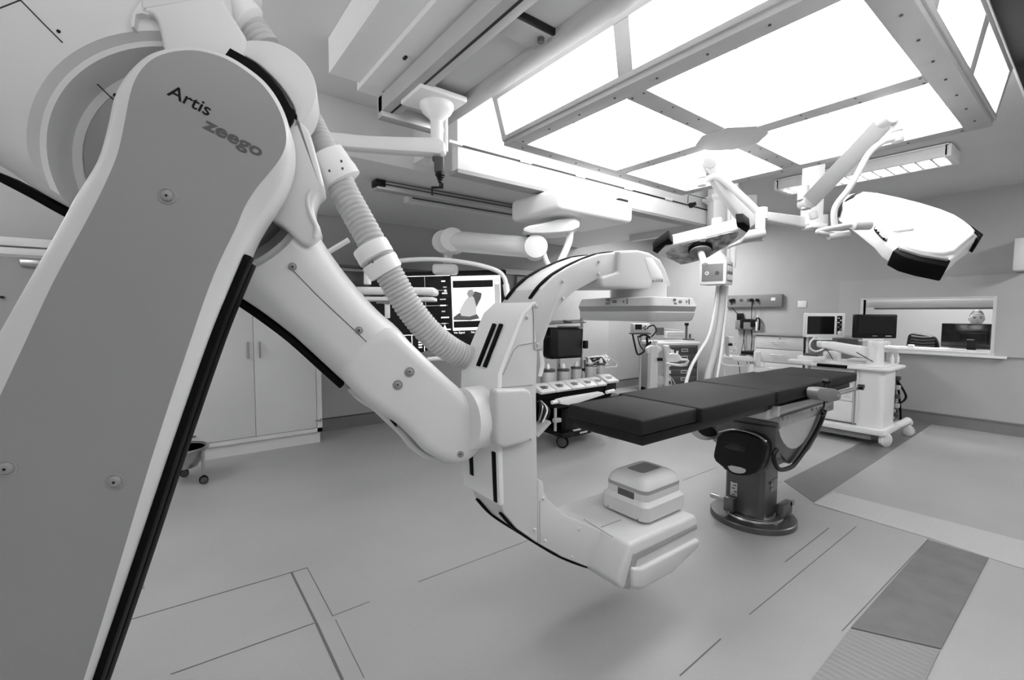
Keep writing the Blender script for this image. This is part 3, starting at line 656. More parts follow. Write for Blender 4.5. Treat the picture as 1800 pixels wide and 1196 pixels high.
# flange between wrist and C
wc0 = ca(877, 727, 1.43)
fl0 = V3(wc0.x, 1.43, wc0.z)
obj('wrist_flange', MB().lathe(fl0, (-1,0,0), [(.0,.140),(.012,.140),(.016,.132),(.02,.118),(.16,.115)], n=48), CWHITE, robot)
obj('flange_clip', MB().box(fl0+V3(-.055,-.108,.03), (.05,.02,.045)), CWHITE, robot, bevel=.004)
obj('flange_seam', MB().lathe(fl0, (-1,0,0), [(.0195,.1195),(.022,.1195)], n=48), BAND, robot)
# raised box on the C side
bxp = [(876,684),(931,682),(941,688),(944,700),(944,770),(938,782),(890,793),(880,788),(877,760)]
obj('side_box', MB().prism([ca(*p, YC0-.045) for p in [(872,686),(926,684),(934,688),(937,698),(938,766),(932,778),(888,789),(874,784)]], (0,.05,0)), CARM, robot, bevel=.014, seg=4)
# --- detector at the top of the C
dh = [(1058,500),(1057.7,487),(1088,478),(1088,440.7),(1123,439.6),(1142.5,444),(1161.6,456),(1171,473),(1178,492),(1180.7,501.7),(1176,507.6),(1061,507.6)]
obj('detector_head', MB().prism([ca(*p, 1.31) for p in dh], (0,.24,0)), CARM, robot, bevel=.022, seg=4)
obj('head_panel', MB().prism([ca(*p, 1.308) for p in ((1133,452),(1147,453),(1162,476),(1168,492),(1146,489),(1138,470))], (0,.01,0)), CWHITE, robot, bevel=.004)
for k in range(4): a = ca(1149+k*5, 494, 1.305); obj('vent_mark', MB().box(a, (.008,.004,.012)), BAND, robot)
nk = ca(1126, 514, 1.43)
obj('detector_neck', MB().cyl((nk.x-.02, 1.43, nk.z-.03), (nk.x-.02, 1.43, nk.z+.04), .135, n=40), CARM, robot)
dx0, dx1, dy0, dy1 = 1.68, 2.03, 1.19, 1.66
zt_, zm0, zm1, zb2 = 1.575, 1.535, 1.51, 1.465
def rect(x0, x1, y0, y1, z, r=.03):
    P = []
    for cx, cy, a0 in ((x1-r,y1-r,0),(x0+r,y1-r,90),(x0+r,y0+r,180),(x1-r,y0+r,270)):
        for k in range(5): a = math.radians(a0+k*22.5); P.append(V3(cx+r*math.cos(a), cy+r*math.sin(a), z))
    return P
def stack(L): return MB().loft([rect(dx0+i, dx1-i, dy0+i, dy1-i, z) for i, z in L])
obj('image_detector', stack([(.02,zt_),(.012,zt_-.003),(0,zm0)]), CARM, robot)
obj('detector_band', stack([(0,zm0),(.006,zm1)]), BAND, robot)
obj('detector_base', stack([(.006,zm1),(.004,zm1-.004),(.012,zb2+.008),(.02,zb2)]), CARM, robot)
def pad(x, y, w_, h_, X=None, Y=None):
    p = pt(x, y, X=X, Y=Y); s = (.004, w_, h_) if X else (w_, .004, h_)
    obj('control_pad', MB().box(p, s), MIDG, robot, bevel=.0018)
for x, y, w_, h_ in ((1068,527,.024,.013),(1068,534,.024,.013),(1080,530.5,.024,.013),(1096,530.5,.009,.012),(1102.5,530.5,.009,.028)): pad(x, y, w_, h_, X=dx0+.004)
for x, y, w_, h_ in ((1186,527,.02,.012),(1187,534,.02,.012),(1196,530.5,.02,.012),(1207,530.5,.007,.012),(1211.5,530.5,.007,.028)): pad(x, y, w_, h_, Y=dy0+.004)
# --- tube housing at the bottom
def th(x, y): return pt(x, y, Y=1.17)
hs = [(1108,957),(1223,905),(1226,912),(1227,936),(1232,948),(1231,962),(1183,1010),(1128,1040),(1092,1036),(1084,1028)]
obj('tube_housing', MB().prism([th(*p) for p in hs], (0,.46,0)), CARM, robot, bevel=.018, seg=3)
obj('housing_band', MB().prism([pt(*p, Y=1.165) for p in ((1114,975),(1225,921),(1226,930),(1121,985),(1107,1037),(1099,1036))], (0,.012,0)), BAND, robot, bevel=.002)
obj('housing_ledge', MB().prism([pt(*p, Y=1.150) for p in ((1113,1000),(1130,1000),(1229,948),(1231,955),(1185,1006),(1129,1036),(1112,1034))], (0,.03,0)), CARM, robot, bevel=.012, seg=3)
tz = pt(1108, 957, Y=1.17).z
def hl(a, b): obj('housing_joint', MB().tube([pt(*a, Z=tz+.0005), pt(*b, Z=tz+.0005)], .0012, 5), MIDG, robot)
hl((1026,913),(1078,945)); hl((1056,927),(1092,914))
# tube head: a rounded box with domed top
bx0, bx1, by0, by1 = 1.72, 2.02, 1.24, 1.49
def hb(L, m, nm, r=.035): return obj(nm, MB().loft([rect(bx0+i, bx1-i, by0+i, by1-i, z, r) for i, z in L]), m, robot, smooth=30)
q0 = tz
hb([(-.0,q0+.004),(-.012,q0+.010),(-.012,q0+.075),(.004,q0+.095),(.004,q0+.128)], CARM, 'tube_head')
hb([(.004,q0+.128),(.004,q0+.146)], BAND, 'head_band')
hb([(.004,q0+.146),(.012,q0+.170),(.03,q0+.190),(.055,q0+.200)], CARM, 'head_dome')
hb([(.075,q0+.2005),(.078,q0+.2015)], MIDG, 'dome_window', .02)
p = pt(1100, 868, X=bx0+.004); obj('head_label', MB().box(p, (.004,.095,.036)), DARKG, robot, bevel=.001)
for x, y, X_ in ((1069,890,bx0-.012),(1121,914,bx0-.012)): obj('head_screw', MB().cyl(pt(x,y,X=X_), pt(x,y,X=X_)-V3(.003,0,0), .004, n=10), MIDG, robot)
# --- corrugated cable hose with collars
def hose(pts, r, name='cable_hose', n=24, pitch=.019):
    P = spline([Vector(p) for p in pts], 40)
    # resample evenly
    L_ = [0]
    for a, b in zip(P, P[1:]): L_.append(L_[-1]+(b-a).length)
    step = pitch/4; N = int(L_[-1]/step); out = []; j = 0
    for i in range(N+1):
        s = i*step
        while j < len(L_)-2 and L_[j+1] < s: j += 1
        t = (s-L_[j])/max(1e-9, L_[j+1]-L_[j]); out.append(P[j].lerp(P[j+1], t))
    prof = [1.0, .985, .9, .985]
    return obj(name, MB().tube(out, r, n, rf=lambda i: r*prof[i % 4]), HOSE, robot, smooth=80)
h = lambda x, y, o_: rp(x, y, o_)
hose([h(425,20,.50), h(448,55,.50), h(468,85,.50)], .052)
hose([h(500,120,.50), h(525,170,.48), h(548,215,.46), h(572,262,.44), h(590,292,.44)], .042, pitch=.016)
hose([h(588,300,.44), h(606,340,.42), h(628,380,.40), h(650,420,.38), h(664,448,.37)], .052)
hose([h(668,452,.37), h(690,492,.36), h(722,545,.36), h(762,592,.37), h(805,622,.40), h(850,640,.44)], .052, pitch=.015)
def collar(a, b, r0, r1, nm='hose_collar', ln=None):
    a, b = Vector(a), Vector(b); ax = b-a; l = ax.length
    return obj(nm, MB().lathe(a, ax, [(0,r0*.82),(l*.05,r0),(l*.3,r0*1.02),(l*.5,(r0+r1)/2),(l*.7,r1*1.02),(l*.95,r1),(l,r1*.82)], n=32), CWHITE, robot, smooth=40)
collar(h(570,270,.43), h(603,322,.43), .068, .072)
c1 = collar(h(650,432,.38), h(664,456,.37), .066, .066); c2 = collar(h(665,457,.37), h(680,481,.37), .066, .064)
collar(h(395,-30,.50), h(428,18,.50), .07, .075)
collar(h(408,0,.46), h(440,38,.46), .05, .055, 'hose_clamp')
for x, y in ((655,461),(670,478),(579,300),(600,283),(602,296)):
    q = rp(x, y, .31); obj('collar_hole', MB().cyl(q, q+RN*.006, .004, n=10), DARKG, robot)
obj('hose_guide', MB().prism(chaikin([rp(x, y, .44) for x, y in ((640,372),(650,370),(656,378),(655,395),(658,412),(650,415),(640,395))]), RN*.05), CWHITE, robot, bevel=.006)
obj('hose_socket', MB().lathe(ca(852,640,1.50), (1,.1,-.1), [(-.03,.06),(.0,.066),(.10,.07)], n=28), CWHITE, robot)
for k in range(3): obj('side_cable', MB().tube(spline([ca(948+k*1.5,618,YC0+.06), ca(951+k*2.5,640,YC0+.06), ca(947+k*2,662,YC0+.06)],6), .004, 6), CWHITE, robot)

# ================================================================== OPERATING TABLE
TXc, TYc = 3.42, 1.55
tb = thing('operating_table', 'long operating table with black pads on a grey steel column and round floor plate', 'operating table', (TXc, TYc, 0))
ZP = 1.03
def padm(x0, x1, y0, y1, z0, z1, n='pad'): obj(n, MB().bb(x0, x1, y0, y1, z0, z1), MATT, tb, bevel=.012, seg=3)
padm(1.67, 2.12, 1.235, 1.70, ZP-.075, ZP-.004, 'mattress_section'); padm(2.125, 2.95, 1.21, 1.745, ZP-.08, ZP, 'mattress_section'); padm(2.955, 3.80, 1.20, 1.745, ZP-.08, ZP+.004, 'mattress_section'); padm(3.805, 4.46, 1.22, 1.72, ZP-.07, ZP, 'mattress_section')
obj('table_frame', MB().bb(1.70, 2.95, 1.25, 1.69, ZP-.13, ZP-.08), BLACK, tb, bevel=.01)
obj('table_frame', MB().bb(2.95, 4.40, 1.25, 1.69, ZP-.12, ZP-.082), BLACK, tb, bevel=.006)
obj('side_rail', MB().bb(3.75, 4.50, 1.175, 1.19, ZP-.125, ZP-.095), CHROME, tb, bevel=.003)
obj('side_rail', MB().bb(3.95, 4.50, 1.75, 1.765, ZP-.125, ZP-.095), CHROME, tb, bevel=.003)
obj('rail_end', MB().cyl((4.42, 1.165, ZP-.11), (4.42, 1.20, ZP-.11), .022), BLACK, tb)
obj('under_knob', MB().cyl((2.15,1.4,ZP-.15),(2.15,1.4,ZP-.125),.03), BLACK, tb)
# silver carriage under the pads
def ty(x, y, Y=1.24): return pt(x, y, Y=Y)
za, zb3, zc = .905, .845, .80
obj('slide_cover', MB().bb(2.95, 4.02, 1.26, 1.74, .845, .905), ALU, tb, bevel=.006)
obj('slide_rail', MB().bb(3.02, 3.80, 1.225, 1.262, .872, .925), STEEL, tb, bevel=.008)
obj('slide_end', MB().bb(3.00, 3.03, 1.215, 1.27, .865, .93), ALU, tb, bevel=.003)
obj('carriage_box', MB().bb(3.10, 4.03, 1.24, 1.80, .775, .845), STEEL, tb, bevel=.006)
for k, (x, y) in enumerate(((1370,738),(1377,736),(1385,734),(1428,720),(1436,718))):
    q = pt(x, y, Y=1.238); obj('symbol_mark', MB().lathe(q, (0,-1,0), [(0,.011),(.001,.011)], n=(20 if k % 2 else 3)), MIDG, tb)
text('lettering', 'MAQ', .04, MIDG, tb, pt(1441,722,Y=1.2385), (1,0,0), (0,0,1))
for x, y in ((1324,722),(1324,732)): q = pt(x, y, X=3.099); obj('mark', MB().cyl(q, q-V3(.002,0,0), .008, n=14), DARKG, tb)
# curved yoke shield
ysh = [(1366,745),(1455,712),(1455,722),(1449,740),(1440,762),(1424,790),(1405,810),(1388,816),(1374,800),(1368,775)]
Y1 = 1.25
obj('yoke', MB().prism([pt(x, y, Y=Y1) for x, y in ysh], (0,.48,0)), DSTEEL, tb, bevel=.004)
obj('yoke_panel', MB().prism(chaikin([pt(x, y, Y=Y1-.003) for x, y in ((1367,749),(1438,722),(1430,745),(1416,775),(1402,788),(1388,790),(1374,775))],1), (0,.004,0)), ALU, tb)
obj('yoke_cable', MB().tube(spline([pt(x, y, Y=Y1-.02) for x, y in ((1450,722),(1443,742),(1432,764),(1416,790),(1400,812),(1390,822),(1372,826),(1363,816),(1360,800),(1366,790))],6), .014, 10), BLACK, tb)
yp = pt(1365, 790, Y=1.25)
fX = yp.x-.02
ff = [(1257,736),(1365,752),(1362,800),(1350,826),(1330,835),(1300,836),(1272,826),(1262,800)]
obj('yoke_front', MB().prism([pt(x, y, X=fX) for x, y in ff], (.5,0,0)), DSTEEL, tb, bevel=.01)
obj('front_cover', MB().prism(chaikin([pt(x, y, X=fX-.09) for x, y in ((1262,762),(1290,757),(1325,764),(1346,778),(1344,806),(1334,830),(1312,838),(1285,836),(1272,824),(1252,808),(1255,790))],1), (.12,0,0)), BLACK, tb, bevel=.016, seg=3)
obj('cover_window', MB().prism([pt(x, y, X=fX-.094) for x, y in ((1274,777),(1312,786),(1310,797),(1274,788))], (.01,0,0)), SCREEN, tb, bevel=.002)
obj('cover_plate_label', MB().prism(chaikin([pt(x, y, X=fX-.094) for x, y in ((1277,817),(1311,824),(1310,832),(1297,833),(1284,829))],1), (.01,0,0)), ALU, tb, bevel=.001)
obj('cover_rim', MB().tube(spline([pt(x, y, X=fX-.092) for x, y in ((1264,760),(1290,755),(1326,763),(1347,777))],6), .005, 8), CHROME, tb)
obj('side_disc', MB().lathe(pt(1240, 748, d=3.3), Rh*.3+Fh, [(0,.11),(.02,.115),(.03,.10),(.10,.09)], n=32), STEEL, tb)
obj('side_disc_core', MB().lathe(pt(1246, 748, d=3.28), Rh*.3+Fh, [(0,.085),(.03,.085)], n=28), BLACK, tb)
# column, bolts, base plate
obj('column', MB().loft([[V3(TXc-.0+x*s, TYc+y*s, z) for x, y in ((-.13,-.115),(-.10,-.14),(.10,-.14),(.13,-.115),(.13,.115),(.10,.14),(-.10,.14),(-.13,.115))] for z, s in ((.05,1),(.56,1),(.60,.97),(.78,.97))]), mat('column_paint', .36, .35, .3, noise=.05), tb, bevel=.004)
obj('column_collar', MB().bb(TXc-.15, TXc+.15, TYc-.16, TYc+.16, .50, .64), DSTEEL, tb, bevel=.02)
for z in (.42,.36): pass
obj('column_label', MB().box(pt(1290,860,X=TXc-.131)+V3(-.001,0,0), (.002,.05,.10)), ALU, tb)
for k in range(5): obj('label_mark', MB().box(pt(1291,848+k*5.5,X=TXc-.133)+V3(-.001,random.uniform(-.008,.008),0), (.001,.022,.008)), DARKG, tb)
obj('name_plate', MB().box(pt(1360,853,Y=TYc-.141)+V3(0,-.001,0), (.10,.003,.085)), MIDG, tb)
text('lettering', 'MAQUET', .02, BLACK, tb, pt(1352,852,Y=TYc-.1435), (1,0,0), (0,0,1)); text('lettering', 'MAGNUS', .012, BLACK, tb, pt(1354,860,Y=TYc-.1435), (1,0,0), (0,0,1))
bc = (pt(1325, 912, Z=.02)); Rb = .285
obj('base_plate', MB().lathe((TXc-.01, TYc-.02, .001), (0,0,1), [(0,Rb),(.035,Rb),(.04,Rb-.006),(.042,.19),(.06,.18)], n=56), DSTEEL, tb)
obj('base_ring', MB().lathe((TXc-.01, TYc-.02, .042), (0,0,1), [(0,.20),(.012,.195),(.02,.17)], n=40), STEEL, tb)
obj('foot_bracket', MB().box((TXc+.10, TYc-.19, .10), (.16,.05,.09)), DSTEEL, tb, bevel=.006)
obj('foot_bracket', MB().box((TXc+.18, TYc-.20, .125), (.08,.03,.035)), STEEL, tb, bevel=.004)
obj('foot_bracket', MB().box((TXc-.19, TYc+.06, .12), (.05,.07,.10)), DSTEEL, tb, bevel=.006)
obj('foot_bracket', MB().box((TXc-.16, TYc+.16, .13), (.03,.12,.03)), STEEL, tb, bevel=.004)
# table control handset hung on the rail
hc = thing('table_clamp', 'grey rail clamp with round black knob on the near side rail of the table', 'clamp', (3.85,1.15,ZP-.12))
g = pt(1458, 690, Y=1.14)
obj('clamp_body', MB().prism(chaikin([pt(x, y, Y=1.12) for x, y in ((1438,683),(1450,682),(1470,684),(1479,690),(1479,703),(1466,707),(1444,705),(1438,700))],1), (0,.07,0)), MIDG, hc, bevel=.008)
obj('knob', MB().lathe(pt(1453,686,Y=1.15), (0,0,1), [(0,.025),(.02,.022),(.04,.016),(.05,.028),(.065,.030),(.075,.02)], n=20), BLACK, hc)
obj('clamp_screw', MB().cyl(pt(1474,696,Y=1.11), pt(1474,696,Y=1.14), .012), CHROME, hc)
obj('coiled_cable', MB().tube(spline([pt(x, y, Y=1.13) for x, y in ((1449,706),(1448,716),(1444,722),(1450,728),(1444,732))],6), .006, 8), BLACK, hc)

# ================================================================== CENTRAL PILLARS, PENDANT, SURGICAL LAMPS
LARM = mat('lamp_arm_plastic', .76, .4)
d1 = 4.9
def k_(x, y, d=d1): return pt(x, y, d=d)
pp = thing('ceiling_pillar', 'white ceiling pillar carrying the left surgical lamp and the boxed gas pendant', 'pillar', k_(1262,345))
obj('post', MB(fr(k_(1262,372,5.0))).box((0,0,-.10),(.17,.17,.75)), CWHITE, pp, bevel=.01)
obj('collar', MB(fr(k_(1262,346,5.0))).lathe((0,0,.0),(0,0,-1),[(0,.17),(.03,.17),(.08,.10)], n=4), CWHITE, pp)
obj('side_box', MB(fr(k_(1295,365,5.05))).box((0,.1,.0),(.40,.3,.26)), SOFF, pp, bevel=.01)
obj('hanger_rod', MB(fr(k_(1287,385,5.0))).cyl((0,0,0),(0,0,-.25),.05).cyl((-.10,0,0),(-.10,0,-.2),.03), MIDG, pp)
cm = thing('ceiling_camera', 'small black camera hanging on a thin bent rod right of the bright rail', 'camera', k_(1215,360,4.9))
obj('camera_body', MB(fr(k_(1215,361,4.9))).ball((0,0,0), .032, 14, (1.2,1,.9)).cyl((.01,0,0),(.045,0,.02),.02), BLACK, cm)
obj('camera_rod', MB().tube([k_(1242,350,4.9), k_(1212,342,4.9), k_(1210,343,4.9), k_(1209,357,4.9)], .004, 6), DARKG, cm)
# pendant
pb = k_(1255,483,4.55)
pe = thing('gas_pendant', 'white boxed gas and socket pendant with long pale hoses dropping behind the table', 'pendant', pb)
mP = fr(k_(1259,481,4.6), 50)
obj('neck', MB(mP).loft([[V3(x*s, y*s, z) for x, y in ((-.12,-.12),(.12,-.12),(.12,.12),(-.12,.12))] for z, s in ((.11,1),(.20,.42),(.55,.40))]), CWHITE, pe, bevel=.006)
obj('box', MB(mP).box((0,0,0),(.25,.25,.23)), CWHITE, pe, bevel=.008)
obj('gas_panel', MB(mP).box((-.127,0,.0),(.006,.20,.17)), MIDG, pe, bevel=.002)
obj('gas_outlet', MB(mP).cyl((-.13,.05,-.005),(-.136,.05,-.005),.018), CWHITE, pe); obj('gas_outlet', MB(mP).cyl((-.13,-.045,-.005),(-.136,-.045,-.005),.018), DARKG, pe, label='dark outlet')
obj('outlet_hole', MB(mP).cyl((-.136,.05,-.005),(-.139,.05,-.005),.007), BLACK, pe)
obj('socket_panel', MB(mP).box((0,-.127,.0),(.19,.006,.17)), MIDG, pe, bevel=.002)
for i in range(3):
    for j in range(2): obj('socket', MB(mP).box((-.062+.062*i,-.131,.04-.085*j),(.045,.006,.055)), CWHITE, pe, bevel=.003)
for xs, r in (((1290,440),(1288,455),(1287,470)),.035),(((1279,440),(1279,455),(1279,470)),.02):
    obj('riser_pipe', MB().cyl(V3(*(k_(*xs[2],4.75).xy), 3.09), k_(*xs[2],4.75), r), CWHITE, pe)
for pts, r, m in ((((1262,503),(1256,545),(1246,590),(1229,620),(1213,650),(1203,690),(1200,740)), .017, CWHITE), (((1271,503),(1269,540),(1262,590),(1253,630),(1244,665),(1238,720)), .036, HOSE),
               (((1270,500),(1271,545),(1265,600),(1256,665),(1250,720)), .018, BAND), (((1277,503),(1273,560),(1267,620),(1259,665),(1253,720)), .020, CWHITE)):
    obj('hose', MB().tube(spline([k_(x, y, 4.7) for x, y in pts], 6), r, 10), m, pe)

# --- right lamp: pillar + arms + head
P2 = thing('surgical_lamp', 'right large white surgical lamp head, seen from above on a high bent arm', 'surgical lamp', k_(1444,400,4.0))
dL = 4.0
obj('pillar', MB(fr(k_(1428,345,dL))).box((0,0,.12),(.125,.125,.75)), CWHITE, P2, bevel=.006)
obj('pillar_cap', MB(fr(k_(1431,399,dL))).box((0,0,0),(.14,.14,.035)), CWHITE, P2, bevel=.006)
obj('side_arm', MB().prism([k_(x, y, dL) for x, y in ((1341,370),(1341,386),(1425,402),(1440,402),(1440,383),(1425,381))], Fh*.10), LARM, P2, bevel=.018, seg=3)
obj('hub', MB().cyl(k_(1443,380,dL), k_(1443,404,dL), .055, n=24), LARM, P2)
dS = 3.7
obj('arm_joint', MB().cyl(k_(1412,328,dS), k_(1412,352,dS), .043, n=24).cyl(k_(1417,352,dS), k_(1417,368,dS), .035, n=24), LARM, P2)
obj('arm_elbow', MB().cyl(k_(1418,357,dS)-Fh*.05, k_(1418,357,dS)+Fh*.05, .052, n=28).cyl(k_(1428,372,dS), k_(1432,385,dS),.03), LARM, P2, bevel=.008)
obj('spring_arm', MB().loft([[k_(1420,357,dS)+a*.058*sx+Fh*.045*sy for sx, sy in ((-1,-1),(1,-1),(1,1),(-1,1))] for a in [(RT*.75+DN*.66)]]+[[k_(1562,208,2.48)+(RT*.75+DN*.66)*.046*sx+Fh*.035*sy for sx, sy in ((-1,-1),(1,-1),(1,1),(-1,1))]]), LARM, P2, bevel=.012, seg=3)
obj('arm_elbow', MB().cyl(k_(1560,207,2.45)-Fh*.04, k_(1560,207,2.45)+Fh*.04, .042, n=28), LARM, P2, bevel=.008)
obj('drop_tube', MB().cyl(k_(1575,197,2.45), k_(1577,232,2.45), .027, n=24).cyl(k_(1577,232.6,2.45), k_(1578,250,2.45), .027, n=24), LARM, P2, bevel=.004)
obj('bend_tube', MB().tube(spline([k_(1570,245,2.45), k_(1552,250,2.45), k_(1535,262,2.43), k_(1522,278,2.42), k_(1508,305,2.40), k_(1490,335,2.38), k_(1472,358,2.38), k_(1466,375,2.38), k_(1467,398,2.38)],8), .015, 12), LARM, P2)
obj('yoke_tube', MB().tube(spline([k_(1506,394,2.34), k_(1480,398,2.36), k_(1445,405,2.38), k_(1438,408,2.38), k_(1450,411,2.38), k_(1490,411,2.42)],8), .013, 12), LARM, P2)
obj('yoke_joint', MB().cyl(k_(1500,396,2.33), k_(1530,396,2.33), .024, n=24).cyl(k_(1456,417,2.38), k_(1492,411,2.38), .018), LARM, P2, bevel=.004)
LN = (Fh*-.62 + UP*.76 - Rh*.18).normalized(); LP = k_(1600,400,2.36)
def l2(x, y, o=0): return ptp(x, y, LP+LN*o, LN)
head = [(1476,352),(1490,342),(1513,336),(1532,337),(1600,354),(1672,376),(1700,393),(1722,414),(1712,424),(1695,436),(1681,450),(1671,459),(1640,456),(1605,449),(1577,440),(1559,428),(1545,412),(1500,378),(1482,366)]
obj('lamp_head', MB().prism([l2(*p) for p in head], -LN*.085), CWHITE, P2, bevel=.012, seg=3)
obj('top_shell', MB().prism(chaikin([l2(*p,.0) for p in ((1497,350),(1520,340),(1600,357),(1668,378),(1700,398),(1715,414),(1693,432),(1670,452),(1620,447),(1588,437),(1576,418),(1558,398),(1542,385),(1505,355))],1), LN*.02), CWHITE, P2, bevel=.016, seg=3)
for pts in (((1472,351),(1483,352),(1480,364)), ((1487,350),(1497,342),(1515,335.5),(1517,339),(1500,346),(1484,354)), ((1672,376),(1700,391),(1729,412),(1722,422),(1716,418),(1721,413),(1700,397)), ):
    obj('black_corner', MB().prism([l2(*p,.008) for p in pts], -LN*.075), RUB, P2, bevel=.003)
obj('black_grip', MB().prism([l2(*p,.010) for p in ((1569,441),(1578,434),(1620,446),(1672,457),(1666,469),(1620,460),(1590,452))], -LN*.085), RUB, P2, bevel=.006)
obj('grip_recess', MB().prism([l2(*p,.021) for p in ((1580,428),(1600,436),(1640,447),(1668,452),(1668,456),(1620,448),(1582,436))], -LN*.03), BAND, P2, bevel=.003)
obj('top_ridge', MB().prism(chaikin([l2(*p,.02) for p in ((1564,407),(1570,403),(1605,402),(1606,405),(1590,407),(1570,410))],1), LN*.012), CWHITE, P2, bevel=.004)
eN = (l2(1559,428)-l2(1500,378)).normalized(); sN = eN.cross(LN).normalized()
for pts, m, o in ((((1536,400),(1540,400),(1560,421),(1559,425),(1553,424),(1535,405)), BLACK, .007), (((1537.5,402),(1540,402),(1557.5,421),(1557,423),(1553.5,422),(1537,405)), CWHITE, .0085)):
    obj('control_panel' if m == BLACK else 'panel_face', MB().prism(chaikin([ptp(x, y, l2(1548,412), LN) for x, y in pts],1), LN*o), m, P2)
for x, y in ((1540,405),(1544,409),(1554,420)): obj('panel_button', MB().cyl(l2(x,y,.004), l2(x,y,.0105), .006, n=12), BLACK, P2)
# --- left lamp, seen from below
P3 = thing('surgical_lamp', 'left surgical lamp head, seen from below with mottled reflector glass and centre handle', 'surgical lamp', k_(1240,430,3.6))
LN3 = (Fh*-.42 - UP*.86 - Rh*.10).normalized(); LP3 = k_(1240,430,3.0)
def l3(x, y, o=0): return ptp(x, y, LP3+LN3*o, LN3)
hd = [(1152,444),(1160,436),(1180,431),(1184,430),(1240,417),(1298,403),(1311,400),(1316,408),(1308,417),(1297,425),(1280,434),(1263,443),(1241,456),(1197,467),(1190,463),(1164,452)]
obj('lamp_head', MB().prism([l3(*p) for p in hd], -LN3*.085), CWHITE, P3, bevel=.012, seg=3)
gl = [(1166,449),(1184,433),(1240,419),(1296,405),(1299,412),(1283,428),(1262,441),(1241,454),(1198,465.5),(1192,461)]
obj('reflector_glass', MB().prism(chaikin([l3(*p,.001) for p in gl],1), LN3*.004), GLASS, P3)
for pts in (((1147,442),(1152,436),(1176,419),(1184,430),(1170,432),(1156,447)),((1294,392),(1308,391),(1319,400),(1314,410),(1307,407),(1300,402),(1296,400))):
    obj('black_corner', MB().prism([l3(*p,.004) for p in pts], -LN3*.07), RUB, P3, bevel=.006)
hc3 = l3(1231,436,.004)
obj('handle_hub', MB().lathe(hc3, LN3, [(0,.075),(.02,.075),(.03,.05)], n=32), RUB, P3)
obj('handle_disc', MB().lathe(hc3+LN3*.028, LN3, [(0,.068),(.008,.068)], n=32), MIDG, P3)
obj('handle', MB().cyl(hc3+LN3*.03, k_(1239,466,2.92), .022, .020), CWHITE, P3, bevel=.004)
obj('glass_divider', MB().prism([l3(*p,.006) for p in ((1229,420),(1240,418),(1240,425),(1231,427))], LN3*.003), CWHITE, P3)
dq = 3.15
obj('drop_tube', MB().cyl(k_(1234,281,dq), k_(1234,314,dq), .030, n=24).cyl(k_(1234,314.6,dq), k_(1234,327,dq), .030, n=24), LARM, P3, bevel=.004)
obj('arm_elbow', MB().cyl(k_(1243,288,dq)-Fh*.05, k_(1243,288,dq)+Fh*.05, .045, n=28), LARM, P3, bevel=.008)
aa = (RT*.80-DN*.6)
obj('spring_arm', MB().loft([[p+aa*.05*sx+Fh*.04*sy for sx, sy in ((-1,-1),(1,-1),(1,1),(-1,1))] for p in (k_(1246,292,dq), k_(1321,398,3.35))]), LARM, P3, bevel=.012, seg=3)
obj('bend_tube', MB().tube(spline([k_(1236,320,dq), k_(1246,313,dq), k_(1258,311,dq), k_(1275,320,dq), k_(1300,342,dq), k_(1325,366,dq), k_(1333,378,dq), k_(1334,402,dq)],8), .024, 12), LARM, P3)
obj('yoke_joint', MB().cyl(k_(1302,417,3.12), k_(1342,409,3.12), .034, n=24), LARM, P3, bevel=.005)
obj('yoke_tube', MB().tube(spline([k_(1340,420,3.15), k_(1318,422,3.15), k_(1296,427,3.15), k_(1278,434,3.15)],6), .016, 10), LARM, P3)
obj('arm_root', MB().cyl(k_(1337,368,3.3), k_(1337,410,3.3), .03, n=20).cyl(k_(1339,366,3.45), k_(1339,386,3.45), .04, n=20), LARM, P3)

# --- louvred ceiling fixture
ff_ = thing('louvre_ceiling_light', 'long white ceiling fluorescent fixture with a mirrored louvre behind the right lamp', 'ceiling light', (6.1, 1.8, ZC))
fx0, fx1, fy0, fy1 = 5.82, 6.22, .98, 2.48
obj('side_panel', MB().bb(fx0, fx0+.03, fy0, fy1, 2.97, 3.085), CWHITE, ff_, bevel=.012); obj('side_panel', MB().bb(fx1-.03, fx1, fy0, fy1, 2.97, 3.085), CWHITE, ff_, bevel=.012)
obj('end_panel', MB().bb(fx0, fx1, fy0-.02, fy0+.03, 2.97, 3.085), CWHITE, ff_, bevel=.006); obj('end_panel', MB().bb(fx0, fx1, fy1-.03, fy1+.02, 2.97, 3.085), CWHITE, ff_, bevel=.006)
obj('tray', MB().bb(fx0, fx1, fy0, fy1, 3.07, 3.09), CWHITE, ff_)
for xx in (fx0+.12, fx1-.12): obj('tube', MB().cyl((xx, fy0+.05, 3.05), (xx, fy1-.05, 3.05), .013), TUBEL, ff_)
for k in range(12): obj('louvre_blade', MB().prism([V3(fx0+.03, fy0+.12+k*.115, 2.975), V3(fx0+.03, fy0+.135+k*.115, 2.975), V3(fx0+.03, fy0+.132+k*.115, 3.03), V3(fx0+.03, fy0+.123+k*.115, 3.03)], (fx1-fx0-.06,0,0)), MIRROR, ff_, smooth=0)
for k in range(1, 4): obj('louvre_rail', MB().bb(fx0+k*.1-.004, fx0+k*.1+.004, fy0+.03, fy1-.03, 2.972, 3.03), MIRROR, ff_, smooth=0)
tag(obj('wall_box', MB().box(pt(1799,448,X=8.22), (.25,.14,.38)), CWHITE, bevel=.012), 'white box on the right wall cut off by the right edge of the picture', 'wall box')

